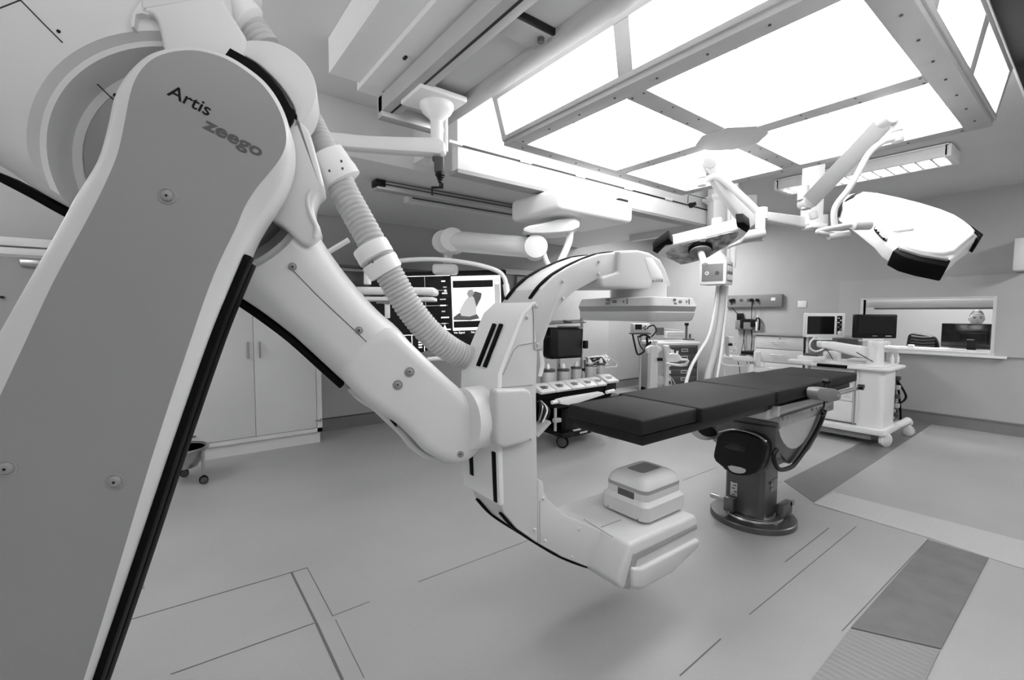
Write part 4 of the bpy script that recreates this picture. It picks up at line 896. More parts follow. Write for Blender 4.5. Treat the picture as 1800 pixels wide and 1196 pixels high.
# ================================================================== RIGHT WALL FITTINGS
rw = thing('socket_rail', 'grey medical supply rail with plugs on the right wall behind the pendant hoses', 'supply rail', (XW-.03, 3.9, 1.7))
a, b = pt(1276,540,X=XW-.07), pt(1374,540,X=XW-.07)
obj('rail_body', MB().bb(XW-.07, XW-.001, b.y, a.y, pt(1374,540,X=XW-.07).z, pt(1374,517,X=XW-.07).z), MIDG, rw, bevel=.01)
for x in (1290, 1303, 1316, 1332): q = pt(x, 528, X=XW-.071); obj('socket', MB().box(q, (.008,.06,.05)), DARKG, rw, bevel=.002) if x in (1303,1316) else obj('plug', MB().cyl(q, q-V3(.04,0,0), .028), BLACK, rw)
q = pt(1359,526,X=XW-.071); obj('rail_label', MB().box(q, (.004,.07,.05)), CWHITE, rw); 
q = pt(1286,529,X=XW-.071); obj('plug', MB().cyl(q, q-V3(.04,0,0), .03), BLACK, rw); q = pt(1322,528,X=XW-.071); obj('plug', MB().cyl(q, q-V3(.04,0,0), .03), BLACK, rw)
def wq(x, y, o=.03): return pt(x, y, X=XW-o)
obj('plug_cable', MB().tube(spline([wq(1285,531,.09), wq(1287,541,.05), wq(1297,552,.05)],6), .006, 6), BLACK, rw)
obj('plug_cable', MB().tube(spline([wq(1322,531,.09), wq(1321,560,.04), wq(1322,590,.04), wq(1320,618,.04)],6), .006, 6), BLACK, rw)
obj('plug_cable', MB().tube(spline([wq(1336,540,.05), wq(1338,548,.03), wq(1336,556,.03)],6), .003, 6), MIDG, rw)
ch = thing('wall_charger', 'dark charging holders with hanging cables under the supply rail', 'charger', wq(1308,570))
for x0_, x1_, y0_, y1_, m, nm in ((1293,1304,564,579,MIDG,'charger_box'),(1307,1323,563,579,MIDG,'charger_box'),(1296,1304,551,563,BLACK,'clip'),(1306,1321,561,566,BLACK,'clip'),(1302,1308,561,577,BLACK,'clip'),(1320,1326,562,575,BLACK,'clip')):
    a, b = wq(x0_, y1_, .08), wq(x1_, y0_, .08); obj(nm, MB().bb(XW-.10 if m == MIDG else XW-.11, XW-.002, a.y, b.y, a.z, b.z), m, ch, bevel=.006)
for pts in (((1309,578),(1307,600),(1303,618)),((1307,578),(1308,600),(1310,618)),((1320,578),(1322,600),(1320,618))): obj('charger_cable', MB().tube(spline([wq(*p,.05) for p in pts],5), .005, 6), BLACK, ch)
a, b = wq(1302,623,.3), wq(1327,619,.3); obj('shelf', MB().bb(XW-.3, XW-.002, b.y, a.y, a.z, b.z), BLACK, ch, bevel=.004)
otoscope = thing('wall_scope', 'black and white hand instrument in its wall holder left of the drawer unit', 'instrument', wq(1331,570))
obj('holder', MB().tube(spline([wq(1329,563,.07), wq(1331,559,.07), wq(1335,562,.07), wq(1335,572,.07), wq(1334,581,.07)],6), .014, 8), BLACK, otoscope)
obj('handle', MB().cyl(wq(1331,566,.08), wq(1330,582,.08), .025, .018), CWHITE, otoscope); obj('tip', MB().cyl(wq(1332,555,.06), wq(1332,561,.06), .012, .02), CWHITE, otoscope)
tag(obj('switch_plate', MB().box(pt(1410,535,X=XW-.006), (.01,.13,.11)), CWHITE, bevel=.003), 'small square white blank plate on the right wall above the drawer unit', 'wall plate')

# drawer unit on the right wall
du = thing('drawer_unit', 'low pale drawer unit with open shelves along the right wall behind the table', 'drawer unit', (8.1, 3.0, 0))
X0, X1 = 7.86, XW-.001; Y0_, Y1_ = 2.1, 3.60; H_ = 1.15
obj('carcass', MB().bb(X0+.02, X1, Y1_-.02, Y1_, .08, H_).bb(X0+.02, X1, 2.80, 2.83, .08, H_).bb(X0+.02, X1, Y0_, Y0_+.02, .08, H_).bb(X1-.02, X1, Y0_, Y1_, .08, H_).bb(X0+.04, X1, Y0_, Y1_, 0, .1), CAB, du)
obj('worktop', MB().bb(X0-.02, X1, Y0_-.02, Y1_+.02, H_, H_+.03), BAND, du, bevel=.004)
z = H_-.01
for h in (.21,.22,.24,.26):
    o = obj('drawer', MB().bb(X0, X0+.02, 2.86, Y1_-.03, z-h+.008, z), CAB, du, bevel=.003); zz = z-.085; z -= h
    obj('drawer_handle', MB().cyl((X0-.03, 3.12, zz), (X0-.03, 3.33, zz), .006).cyl((X0-.03,3.14,zz),(X0,3.14,zz),.005).cyl((X0-.03,3.31,zz),(X0,3.31,zz),.005), STEEL, o)
obj('lock', MB().cyl((X0-.003, 3.2, H_-.04), (X0+.01, 3.2, H_-.04), .01), DARKG, du)
for z in (.46,.80): obj('shelf', MB().bb(X0+.02, X1-.02, Y0_+.02, 2.80, z, z+.02), CAB, du)

# ================================================================== CONTROL ROOM BEHIND THE WINDOW
CX = 11.2; CWALL = mat('control_wall', .56, .6)
struct('floor_control', MB().bb(XW+.12, CX, -1.0, 4.0, -.1, 0), CEIL)
struct('ceiling_control', MB().bb(XW+.12, CX, -1.0, 4.0, 2.95, 3.05), CEIL)
struct('wall_control_back', MB().bb(CX, CX+.1, -1.0, 4.0, 0, 3), CWALL); struct('wall_control_side', MB().bb(XW+.12, CX, 3.9, 4.0, 0, 3).bb(XW+.12, CX, -1.1, -1.0, 0, 3), CWALL)
bz = pt(1700,541,X=8.55)
bd = thing('roller_blind', 'white roller blind box along the top behind the window glass', 'blind', (8.55, 1.5, bz.z))
obj('blind_box', MB().bb(8.52, 8.62, .85, 2.50, bz.z, wz1+.06), CWHITE, bd, bevel=.004); obj('blind_edge', MB().bb(8.515, 8.625, .85, 2.16, bz.z-.022, bz.z), MIDG, bd)
ck = thing('control_desk', 'white control room desk just below the window', 'desk', (8.9, 1.5, 0))
obj('desk_top', MB().bb(8.50, 8.84, .3, 2.9, 1.0, 1.03), CWHITE, ck, bevel=.004)
for yy in (.35, 2.8): obj('desk_leg', MB().bb(8.52, 8.82, yy, yy+.04, 0, 1.0), CWHITE, ck)
tag(obj('desk_cup', MB().box((8.56, 1.72, 1.05), (.05,.07,.045)), CWHITE, bevel=.008), 'small white block on the desk behind the window glass', 'cup')
a, b = pt(1653,613,X=8.72), pt(1747,570,X=8.72)
mo = thing('computer_monitor', 'large black computer monitor seen from behind through the window', 'monitor', (8.72, (a.y+b.y)/2, 1.03))
obj('housing', MB().bb(8.72, 8.76, a.y, b.y, max(a.z,1.05), b.z), SCREEN, mo, bevel=.006); obj('back_bulge', MB().bb(8.66, 8.72, b.y+.06, a.y-.19, 1.14, 1.26), BLACK, mo, bevel=.02)
obj('logo_strip', MB().box(pt(1706,597.5,X=8.655), (.004,.07,.012)), STEEL, mo); obj('stand', MB().bb(8.68, 8.80, b.y+.15, b.y+.24, 1.03, 1.15), BLACK, mo, bevel=.006)
chd = thing('office_chair', 'black padded leather office chair behind the window left of the monitor', 'chair', (9.25, 1.95, 0))
a, b = pt(1592,612,X=9.2), pt(1652,587,X=9.2)
obj('backrest', MB().prism(chaikin([V3(9.2, y, z) for y, z in ((a.y,a.z-.35),(a.y+.0,b.z-.06),(a.y-.05,b.z),(b.y+.2,b.z-.01),(b.y+.0,b.z-.05),(b.y,a.z-.35))],2), (.12,0,0)), BLACK, chd, bevel=.03, seg=3)
for k in range(4): obj('pleat', MB().tube([V3(9.195, a.y-.06, b.z-.05-.045*k), V3(9.185, (a.y+b.y)/2, b.z-.065-.045*k), V3(9.195, b.y+.05, b.z-.05-.045*k)], .014, 8), DARKG, chd)
obj('seat', MB().bb(9.1, 9.6, b.y, a.y, .50, .60), BLACK, chd, bevel=.04); obj('gas_column', MB().cyl((9.4,(a.y+b.y)/2,.06),(9.4,(a.y+b.y)/2,.5),.03), BLACK, chd)
for k in range(5): an = k*2*PI/5; obj('foot', MB().tube([V3(9.4,(a.y+b.y)/2,.08), V3(9.4+.28*math.cos(an),(a.y+b.y)/2+.28*math.sin(an),.03)], .025, 8), BLACK, chd)
# operator
hp_ = pt(1717,561,X=9.02)
pr_ = thing('person', 'person with short hair sitting behind the window, looking over the black monitor', 'person', (9.1, hp_.y, .5))
mh = fr(hp_, -40)
def headmesh():
    n = 28; rings = []
    for j in range(21):
        a = PI*j/20; z = math.cos(a); s = math.sin(a); ring = []
        for k in range(n):
            t = 2*PI*k/n; x = math.cos(t)*s; y = math.sin(t)*s
            X = x*.075*(1-.22*max(0, -z)**1.2); Y = y*.093; Z = z*.120
            front = max(0, -math.sin(t))*s
            if abs(z) < .95:
                Y -= .012*max(0, 1-abs(x)/.22)*max(0, 1-abs(z+.12)/.28)*(front > .6)*1.6       # nose
                for ex in (-.42, .42): Y += .010*max(0, 1-abs(x-ex)/.25)*max(0, 1-abs(z-.10)/.16)*(front > .4)   # eye sockets
                Y -= .004*max(0, 1-abs(z-.24)/.1)*(front > .4)                                     # brow
                Y -= .006*max(0, 1-abs(x)/.3)*max(0, 1-abs(z+.52)/.12)*(front > .3)
            ring.append(V3(X, Y, Z))
        rings.append(ring)
    return rings
mbh = MB(mh); mbh.loft(headmesh())
mbh.cyl((0,.02,-.22),(0,.01,-.07),.058,.055)
for s in (-1, 1): mbh.ball((s*.075,.012,.005), .03, 12, (.35,.6,1))
mbh.loft([[V3(x*.9, y, z) for x, y in ((-.20,-.06),(.20,-.06),(.22,.03),(.18,.11),(-.18,.11),(-.22,.03))] for z in (-.60,-.35)]+[[V3(x*.5, y*.6+.01, -.19) for x, y in ((-.20,-.06),(.20,-.06),(.22,.03),(.18,.11),(-.18,.11),(-.22,.03))]])
obj('body', mbh, SKIN, pr_, smooth=80)
obj('hair', MB(mh).loft([[V3(math.cos(t)*.080*math.sin(a), math.sin(t)*.099*math.sin(a)+(.012 if a > 1.0 else .004), math.cos(a)*.132) if not (math.sin(t) < -.15 and a > .95) else V3(math.cos(t)*.080*math.sin(.95)*.97, math.sin(t)*.099*math.sin(.95), math.cos(.95)*.126) for t in [2*PI*k/28 for k in range(28)]] for a in [.02,.2,.4,.6,.8,1.0,1.25,1.5,1.7]]), HAIR, pr_, smooth=80)
for s in (-1, 1): 
    obj('eye', MB(mh).ball((s*.030,-.080,.014), .010, 12, (1.3,.6,.7)), BLACK, pr_); obj('eyebrow', MB(mh).box((s*.031,-.089,.032),(.034,.008,.006)), HAIR, pr_, bevel=.002)
obj('mouth', MB(mh).box((0,-.084,-.058),(.042,.008,.006)), mat('lips', .5, .5), pr_, bevel=.002)
obj('trousers', MB(mh).tube([(-.10,.05,-.66),(-.11,-.30,-.72),(-.11,-.34,-1.15),(-.11,-.34,-1.36)], .075, 10).tube([(.10,.05,-.66),(.11,-.30,-.72),(.11,-.34,-1.15),(.11,-.34,-1.36)], .075, 10), DARKG, pr_)
stl = thing('stool', 'dark stool under the person behind the window', 'stool', (hp_.x, hp_.y, 0))
obj('stool_seat', MB(mh).cyl((0,.06,-.80),(0,.06,-.745), .19), BLACK, stl); obj('stool_post', MB().cyl(V3(*((mh @ V3(0,.06,0)).xy), .02), V3(*((mh @ V3(0,.06,0)).xy), hp_.z-.80), .03), DARKG, stl); obj('stool_base', MB().cyl(V3(*((mh @ V3(0,.06,0)).xy), 0.001), V3(*((mh @ V3(0,.06,0)).xy), .03), .24), DARKG, stl)
obj('shirt', MB(mh).loft([[V3(x*s, y*s+.0, z) for x, y in ((-.23,-.09),(.23,-.09),(.27,.03),(.2,.14),(-.2,.14),(-.27,.03))] for z, s in ((-.65,1.0),(-.30,.98),(-.235,.8),(-.17,.38),(-.15,.33))]), SHIRT, pr_, bevel=.02, smooth=60)

# ================================================================== ANAESTHESIA WORKSTATION
AX, AY = 6.55, 1.78
aw = thing('anaesthesia_workstation', 'white wheeled workstation with drawers, worktop and hanging hoses beside the right wall', 'medical trolley', (AX+.3, AY, 0))
bx0, bx1, by0, by1 = 6.42, 7.02, 1.50, 2.25
obj('body', MB().bb(bx0+.01, bx1-.06, by0+.12, by1, .22, .86), CWHITE, aw, bevel=.01)
obj('corner_panel', MB().loft([rect(bx0-.01, bx1-.12, by0-.0, by0+.26, z, .06) for z in (.20,.88)]), CWHITE, aw)
obj('corner_groove', MB().bb(bx0-.014, bx0-.004, by0+.262, by0+.275, .20, .88), BAND, aw)
z = .84
for h in (.15,.22,.24): obj('drawer', MB().bb(bx0-.012, bx0+.01, by0+.29, by1-.01, z-h+.006, z), CWHITE, aw, bevel=.004); z -= h
text('lettering', 'MAQUET', .045, BAND, aw, (bx0-.0125, 1.99, .555), (0,-1,0), (0,0,1)); text('lettering', 'FLOW-i', .02, BAND, aw, (bx0-.0125, 1.88, .52), (0,-1,0), (0,0,1))
obj('side_panel', MB().bb(bx1-.13, bx1-.06, by0+.02, by0+.14, .22, .86), MIDG, aw)
obj('worktop', MB().loft([rect(bx0-.10, bx1+.06, by0-.06, by1+.16, z, .10) for z in (.87,.90)]), CWHITE, aw, bevel=.008)
obj('worktop_tray', MB().loft([rect(bx0-.04, bx1, by0, by1+.1, z, .08) for z in (.90,.925)]), CWHITE, aw, bevel=.006)
obj('worktop_grip', MB().bb(bx0-.115, bx0-.07, 1.83, 2.14, .868, .905), RUB, aw, bevel=.008)
obj('base_frame', MB().loft([rect(bx0-.05, bx1+.02, by0-.04, by1+.05, z, .06) for z in (.13,.20)]), CWHITE, aw, bevel=.012)
obj('base_skirt', MB().bb(bx0, bx1-.05, by0+.1, by1, .06, .13), MIDG, aw)
obj('base_arm', MB().tube(spline([V3(bx1-.1,by0-.0,.17), V3(bx1+.08,by0-.04,.19), V3(bx1+.22,by0-.05,.20), V3(bx1+.30,by0-.05,.16)],5), .042, 10), CWHITE, aw)
def castor(x, y, r, par, nm='wheel', m=CWHITE, ax=(0,1,0)):
    ax = Vector(ax).normalized()
    obj(nm, MB().lathe(V3(x, y, r)-ax*.022, ax, [(0,r*.9),(.006,r),(.038,r),(.044,r*.9)], n=24), m, par)
    obj('wheel_disc', MB().lathe(V3(x, y, r)-ax*.028, ax, [(0,r*.70),(.004,r*.80),(.052,r*.80),(.056,r*.7)], n=20), CAB if m != RUB else DARKG, par)
    obj('fork', MB().cyl((x, y, r), (x, y, r*2.1), r*.28), m if m != CWHITE else ALU, par)
castor(bx0+.06, by0-.02, .078, aw, ax=(.5,1,0)); castor(bx1+.26, by0-.05, .068, aw, m=ALU, ax=(1,.6,0)); castor(bx0, by1, .068, aw); castor(bx1, by1, .068, aw)
for pts, r, m in ((((1568,664),(1576,668),(1590,690),(1592,700),(1584,708),(1570,712),(1562,708)), .013, RUB), (((1577,665),(1581,700),(1583,735),(1580,745)), .012, RUB), (((1565,700),(1572,720),(1568,745),(1563,752)), .012, CWHITE), (((1566,662),(1571,680),(1566,695)), .008, BLACK), (((1570,715),(1576,728),(1568,740)), .014, BLACK)):
    obj('hose', MB().tube(spline([pt(x, y, Y=by0+.05) for x, y in pts],6), r, 8), m, aw)
obj('rear_unit', MB().bb(bx1-.02, bx1+.13, by0+.05, by0+.18, .22, .70), BLACK, aw, bevel=.01)
for k in range(5): obj('rear_fitting', MB().box((bx1-.05, by0+.0, .30+.11*k), (.05,.05,.05)), ALU if k % 2 else DARKG, aw, bevel=.006)
obj('top_box', MB().bb(6.55, 6.75, 2.02, 2.16, .92, 1.04), CWHITE, aw, bevel=.012); obj('top_box', MB().bb(6.36, 6.52, 2.12, 2.38, .92, .98), CWHITE, aw, bevel=.012)
obj('gauge', MB().cyl((6.545, 2.09, .98), (6.535, 2.09, .98), .03), ALU, aw)
obj('vaporiser', MB().box((6.46,2.25,.995),(.10,.16,.03)), DARKG, aw, bevel=.006)
obj('side_tray', MB().bb(6.30, 6.42, 2.2, 2.46, .88, .93), CWHITE, aw, bevel=.01)
obj('top_tray', MB().bb(6.7, 6.95, 1.68, 1.95, .925, .955), CWHITE, aw, bevel=.008)
obj('glass_absorber', MB().cyl((6.92, 1.56, .93), (6.92, 1.56, 1.05), .05), ALU, aw)
for xx in (6.80, 6.98, 7.02): obj('small_bottle', MB().lathe((xx, 1.53, .925), (0,0,1), [(0,.02),(.07,.02),(.085,.01),(.11,.01)], n=12), CWHITE, aw)
# screen mast and arm
mx_, my_ = pt(1534,650,Z=.92).x, pt(1534,650,Z=.92).y
mx_, my_ = 6.55, 1.63
obj('mast', MB().lathe((mx_, my_, .92), (0,0,1), [(0,.085),(.10,.082),(.22,.078),(.26,.082),(.28,.07)], n=28), CWHITE, aw)
dm = (V3(mx_, my_, 1)-EYEP).dot(FW)
obj('screen_arm', MB().prism([pt(x, y, d=dm) for x, y in ((1443,600),(1443,611),(1455,613),(1520,630),(1540,628),(1540,611),(1500,606),(1470,601))], Fh*.09), CWHITE, aw, bevel=.02, seg=3)
obj('arm_block', MB().box(pt(1545,603,d=dm), (.10,.2,.05)), CWHITE, aw, bevel=.012)
obj('arm_cable', MB().tube(spline([pt(x, y, d=dm-.05) for x, y in ((1432,594),(1424,602),(1424,612),(1434,618),(1447,614))],6), .010, 8), CWHITE, aw)
obj('arm_cable', MB().tube(spline([pt(x, y, d=dm-.07) for x, y in ((1452,613),(1458,622),(1464,632))],6), .006, 8), DARKG, aw); obj('arm_cable', MB().tube(spline([pt(x, y, d=dm-.07) for x, y in ((1506,620),(1520,628),(1534,636))],6), .006, 8), DARKG, aw)
# screens
s1 = thing('monitor', 'white-framed patient monitor with dark screen and key column, left of the black one', 'monitor', pt(1451,594,d=5.75))
m1 = fr(pt(1451.5,572,d=5.75), 4)
obj('housing', MB(m1).box((0,.03,0),(.52,.06,.305)), CWHITE, s1, bevel=.012, seg=3)
obj('screen', MB(m1).box((-.065,-.001,0),(.355,.006,.225)), SCREEN, s1); obj('key_column', MB(m1).box((.18,-.001,0),(.065,.006,.235)), BLACK, s1)
for k in range(6): obj('key', MB(m1).box((.165+.03*(k % 2),-.005,.09-.028*k),(.022,.004,.014)), CWHITE if k < 3 else MIDG, s1)
obj('dial', MB(m1).cyl((.18,-.002,-.095),(.18,-.025,-.095),.026), CWHITE, s1, bevel=.003)
obj('foot', MB(m1).box((.0,.04,-.17),(.20,.08,.035)), CWHITE, s1, bevel=.008)
s2 = thing('monitor', 'black-framed patient monitor on the white mast in front of the window', 'monitor', pt(1540,597,d=5.45))
m2 = fr(pt(1540,574,d=5.45), -6)
obj('housing', MB(m2).box((0,.03,0),(.47,.06,.285)), BLACK, s2, bevel=.014, seg=3)
obj('screen', MB(m2).box((0,-.001,.015),(.40,.006,.20)), SCREEN, s2); obj('brand_strip', MB(m2).box((-.01,-.002,-.115),(.05,.004,.006)), ALU, s2)
for k in range(3): obj('status_light', MB(m2).box((.12+.022*k,-.002,-.115),(.014,.004,.010)), CWHITE, s2)
obj('foot', MB(m2).box((-.02,.05,-.165),(.24,.09,.04)), CWHITE, s2, bevel=.01)

# ================================================================== MIDDLE: SYRINGE / POST UNIT right of the hoses
su = thing('infusion_stand', 'white instrument stand with rail loop, bottle and flat tray beyond the table', 'stand', pt(1316,700,d=6.3))
D = 6.3
def s_(x, y, d=D): return pt(x, y, d=d)
foot = s_(1316,700); foot.z = 0
obj('column', MB().cyl(V3(foot.x, foot.y, .1), V3(foot.x, foot.y, s_(1316,640).z), .05), CWHITE, su)
for k in range(5): an = k*2*PI/5; obj('foot', MB().tube([V3(foot.x, foot.y, .1), V3(foot.x+.28*math.cos(an), foot.y+.28*math.sin(an), .02)], .02, 8), ALU, su)
obj('rail_loop', MB().tube(spline([s_(1274,624), s_(1269,630), s_(1269,638), s_(1276,642), s_(1300,643.5), s_(1330,645), s_(1343,644), s_(1344,640), s_(1338,628), s_(1334,618)],6), .012, 10), CWHITE, su)
obj('rod', MB().cyl(s_(1277,592), s_(1279,629), .024), ALU, su); obj('rod_base', MB().lathe(s_(1279,630), (0,0,1), [(0,.03),(.01,.05),(.02,.05),(.03,.03)], n=20), CWHITE, su)
obj('holder', MB(fr(s_(1267,597))).box((0,0,0),(.09,.06,.07)).box((0,0,-.07),(.05,.05,.05)), CWHITE, su, bevel=.008); obj('holder', MB(fr(s_(1284,598))).box((0,0,0),(.07,.06,.10)), CWHITE, su, bevel=.008)
for x, y in ((1264,599),(1267,605),(1284,606)): obj('clip', MB(fr(s_(x,y,D-.05))).box((0,0,0),(.04,.04,.035)), BLACK, su, bevel=.004)
obj('bottle', MB().lathe(s_(1292,620), (0,0,1), [(0,.032),(.005,.036),(.05,.036),(.07,.02),(.09,.012)], n=20), CWHITE, su)
obj('bottle_tube', MB().tube(spline([s_(1282,619), s_(1289,616), s_(1293,608), s_(1292,602), s_(1286,600)],6), .008, 8), CWHITE, su)
obj('tray', MB().prism([s_(1287,626), s_(1322,627), s_(1325,630), s_(1325,636), s_(1291,634), s_(1286,629)], Fh*.25), CWHITE, su, bevel=.008)
obj('tray_item', MB(fr(s_(1312,626)+Fh*.1)).box((0,0,.0),(.08,.06,.02)), DARKG, su, bevel=.004)
obj('tray_item', MB(fr(s_(1297,626)+Fh*.1)).box((0,0,.0),(.08,.06,.015)), ALU, su, bevel=.004)
obj('joint_block', MB(fr(s_(1331,631))).box((0,0,0),(.07,.08,.20)), CWHITE, su, bevel=.014)
for pts in (((1271,640),(1273,655),(1275,680)),((1297,636),(1300,650),(1302,680)),((1313,636),(1314,650),(1316,680)),((1319,636),(1318,660),(1320,680))): obj('cable', MB().tube(spline([s_(*p, D+.05) for p in pts],5), .006, 6), CWHITE if pts[0][0] == 1271 else DARKG, su)

# ================================================================== DRAWER TROLLEY with dark front
dt = thing('drawer_trolley', 'grey trolley with dark drawer fronts and label plates in the rear corner', 'drawer trolley', pt(1185,690,d=8.4))
mT = fr(V3(*(pt(1186,690,d=8.4).xy), 0), 10)
zt2 = (pt(1186,606,d=8.4).z)
obj('carcass', MB(mT).box((0,.3,zt2/2+.05),(.86,.6,zt2-.1)), BAND, dt, bevel=.01)
obj('top', MB(mT).box((0,.27,zt2+.02),(.92,.66,.06)), CAB, dt, bevel=.01)
hh = (zt2-.14)/6
for k in range(6):
    o = obj('drawer', MB(mT).box((.02,-.01,.10+hh*(k+.5)),(.80,.03,hh-.012)), DARKG, dt, bevel=.004)
    for xx in (-.17,.16): obj('label_plate', MB(mT).box((xx,-.028,.10+hh*(k+.55)),(.13,.008,.06)), CWHITE if xx < 0 else ALU, o)
    obj('handle_slot', MB(mT).box((.16,-.034,.10+hh*(k+.55)),(.10,.006,.018)), BLACK, o)
for xx, yy in ((-.38,.05),(.38,.05),(-.38,.5),(.38,.5)):
    q = mT @ V3(xx, yy, 0); castor(q.x, q.y, .05, dt, m=RUB)
obj('side_edge', MB(mT).box((.435,.0,zt2/2+.05),(.02,.04,zt2-.1)), ALU, dt)
obj('side_shelf', MB(mT).box((.52,.2,zt2-.12),(.16,.2,.03)), DARKG, dt)
top = zt2+.05
def tt(x, y): # point on trolley in its front plane
    return pt(x, y, d=8.45)
def td(x, y): return pt(x, y, d=7.95)
pm = thing('defibrillator', 'pale monitor unit with small dark screen and dangling black straps in the rear corner', 'monitor', td(1127,590))
mQ = fr(td(1127,577), 6)
obj('housing', MB(mQ).box((0,.05,0),(.30,.16,.16)), CAB, pm, bevel=.015); obj('screen', MB(mQ).box((-.06,-.032,.02),(.12,.006,.09)), BLACK, pm)
for x, z in ((.06,.03),(.10,.0),(.06,-.02),(.03,.005)): obj('button', MB(mQ).cyl((x,-.03,z),(x,-.038,z),.014), BLACK, pm)
obj('bracket', MB(mQ).box((0,.05,-.10),(.34,.16,.02)), DARKG, pm)
for pts, r in ((((1109,586),(1112,600),(1117,620),(1122,622),(1130,616),(1134,604)), .016), (((1118,590),(1122,606),(1128,615)), .01), (((1134,592),(1136,606),(1141,600)), .022), (((1120,592),(1130,588),(1140,594)), .02), (((1136,575),(1146,572),(1150,582),(1142,592)), .012)): obj('strap', MB().tube(spline([td(*p)-Fh*.1 for p in pts],6), r, 8), BLACK, pm)
pq = td(1128,590)+Fh*.05; obj('pole', MB().cyl(pq, (pq.x, pq.y, .03), .018), ALU, pm); obj('foot_plate', MB().cyl((pq.x, pq.y, .001), (pq.x, pq.y, .03), .16), DARKG, pm)
rk = thing('tube_rack', 'small white slotted rack standing on the grey drawer trolley', 'rack', tt(1190,592))
mR = fr(tt(1186,588), 6)
obj('rack_body', MB(mR).box((0,.05,0),(.34,.14,.12)), CAB, rk, bevel=.006)
for k in range(12):
    for j in range(2): obj('rack_slot', MB(mR).box((-.145+.0264*k,-.022,.02-.05*j),(.016,.006,.034)), BAND, rk)
obj('rack_back', MB(mR).box((-.24,.1,.05),(.14,.03,.14)), DARKG, rk); obj('rack_roof', MB(mR).box((0,.06,.085),(.34,.16,.01), Matrix.Rotation(.12,3,'Y')), CWHITE, rk)
cs = thing('clamp_stand', 'small black clamp stand at the right end of the grey drawer trolley', 'stand', tt(1207,596))
mS = fr(tt(1208,597), 6)
obj('rod', MB(mS).cyl((-.01,.02,0),(-.01,.02,.28),.02), DARKG, cs); obj('clamp', MB(mS).box((-.01,.02,.28),(.06,.06,.05)), BLACK, cs, bevel=.006); obj('foot', MB(mS).box((.04,.03,.0),(.18,.1,.02)), DARKG, cs); obj('knob', MB(mS).cyl((.06,.02,.02),(.06,.02,.10),.02), DARKG, cs)
# white injector column in front
ij = thing('injector_stand', 'white injector column with two domed heads and a grey handle before the drawer trolley', 'stand', s_(1157,690,7.4))
D = 7.4
q = s_(1157,684,D)
mI = fr(V3(q.x, q.y, 0), 4)
zc1 = s_(1157,607,D).z
obj('column', MB(mI).box((-.10,0,zc1/2+.04),(.13,.14,zc1-.08)), CWHITE, ij, bevel=.02); obj('column', MB(mI).box((.12,0,zc1/2+.04),(.06,.14,zc1-.08)), CWHITE, ij, bevel=.015)
obj('column_web', MB(mI).box((.02,.03,zc1/2+.04),(.20,.05,zc1-.1)), ALU, ij)
obj('round_cover', MB(mI).cyl((.02,-.03,.42),(.02,.01,.42),.085), CAB, ij, bevel=.006)
obj('base', MB(mI).box((.0,0,.07),(.42,.4,.05)), MIDG, ij, bevel=.012)
for xx, yy in ((-.18,-.16),(.18,-.16),(-.18,.16),(.18,.16)): qq = mI @ V3(xx, yy, 0); castor(qq.x, qq.y, .035, ij, m=RUB)
obj('injector_head', MB().prism(chaikin([s_(x, y, D-.1) for x, y in ((1136,614),(1142,609),(1156,608),(1165,614),(1162,618),(1152,625),(1140,624))],1), Fh*.12), CWHITE, ij, bevel=.012)
obj('head_dome', MB().lathe(s_(1151,611,D-.05), (0,0,1), [(0,.035),(.05,.035),(.07,.045),(.10,.045),(.12,.03)], n=20), CWHITE, ij)
obj('injector_head', MB().prism(chaikin([s_(x, y, D-.1) for x, y in ((1170,628),(1178,622),(1190,621),(1200,629),(1194,637),(1180,637),(1172,636))],1), Fh*.12), CWHITE, ij, bevel=.012)
obj('head_knob', MB().cyl(s_(1182,624,D-.05), s_(1182,615,D-.05), .022), CWHITE, ij); obj('head_knob', MB().cyl(s_(1190,624,D-.05), s_(1191,617,D-.05), .018), CWHITE, ij)
obj('handle', MB().tube(spline([s_(1170,639,D-.15), s_(1190,642,D-.15), s_(1202,642,D-.15), s_(1209,636,D-.15), s_(1206,633,D-.15), s_(1196,633,D-.15)],5), .02, 8), CWHITE, ij)
obj('dark_clip', MB(fr(s_(1160,632,D-.12))).box((0,0,0),(.08,.05,.05)), BLACK, ij, bevel=.006)
for pts in (((1172,658),(1179,668),(1181,680)),((1176,660),(1184,670),(1188,679))): obj('line', MB().tube(spline([s_(*p, D-.15) for p in pts],5), .007, 6), CWHITE, ij)

# ================================================================== HEART-LUNG STYLE PUMP TROLLEY
pc = thing('pump_trolley', 'black wheeled pump trolley with a sloping row of small control consoles behind the c-arm', 'medical trolley', (3.95, 3.95, 0))
gx0, gx1, gy0, gy1 = 3.40, 4.42, 3.62, 4.25
obj('cabinet', MB().bb(gx0+.12, gx1-.1, gy0+.05, gy1, .16, .46), BLACK, pc, bevel=.012)
obj('cabinet', MB().bb(gx0+.12, gx0+.55, gy0, gy1, .10, .44), BLACK, pc, bevel=.012, label='lower left block')
obj('deck', MB().bb(gx0-.05, gx1+.05, gy0-.02, gy1, .46, .50), BLACK, pc, bevel=.008)
for x, y in ((gx0+.10, gy0+.02), (gx1-.05, gy0+.02), (gx0+.1, gy1-.05), (gx1-.05, gy1-.05)): castor(x, y, .068, pc, m=RUB, ax=(1,.5,0))
obj('wheel_guard', MB().bb(gx0+.02, gx0+.22, gy0-.06, gy0+.08, .13, .19), BLACK, pc, bevel=.02)
for x, y, w_ in ((1014,756,.13),(1042,749,.08),(1026,760,.12)): obj('type_label', MB().box(pt(x, y, Y=gy0-.002), (w_,.004,.02)), CAB, pc)
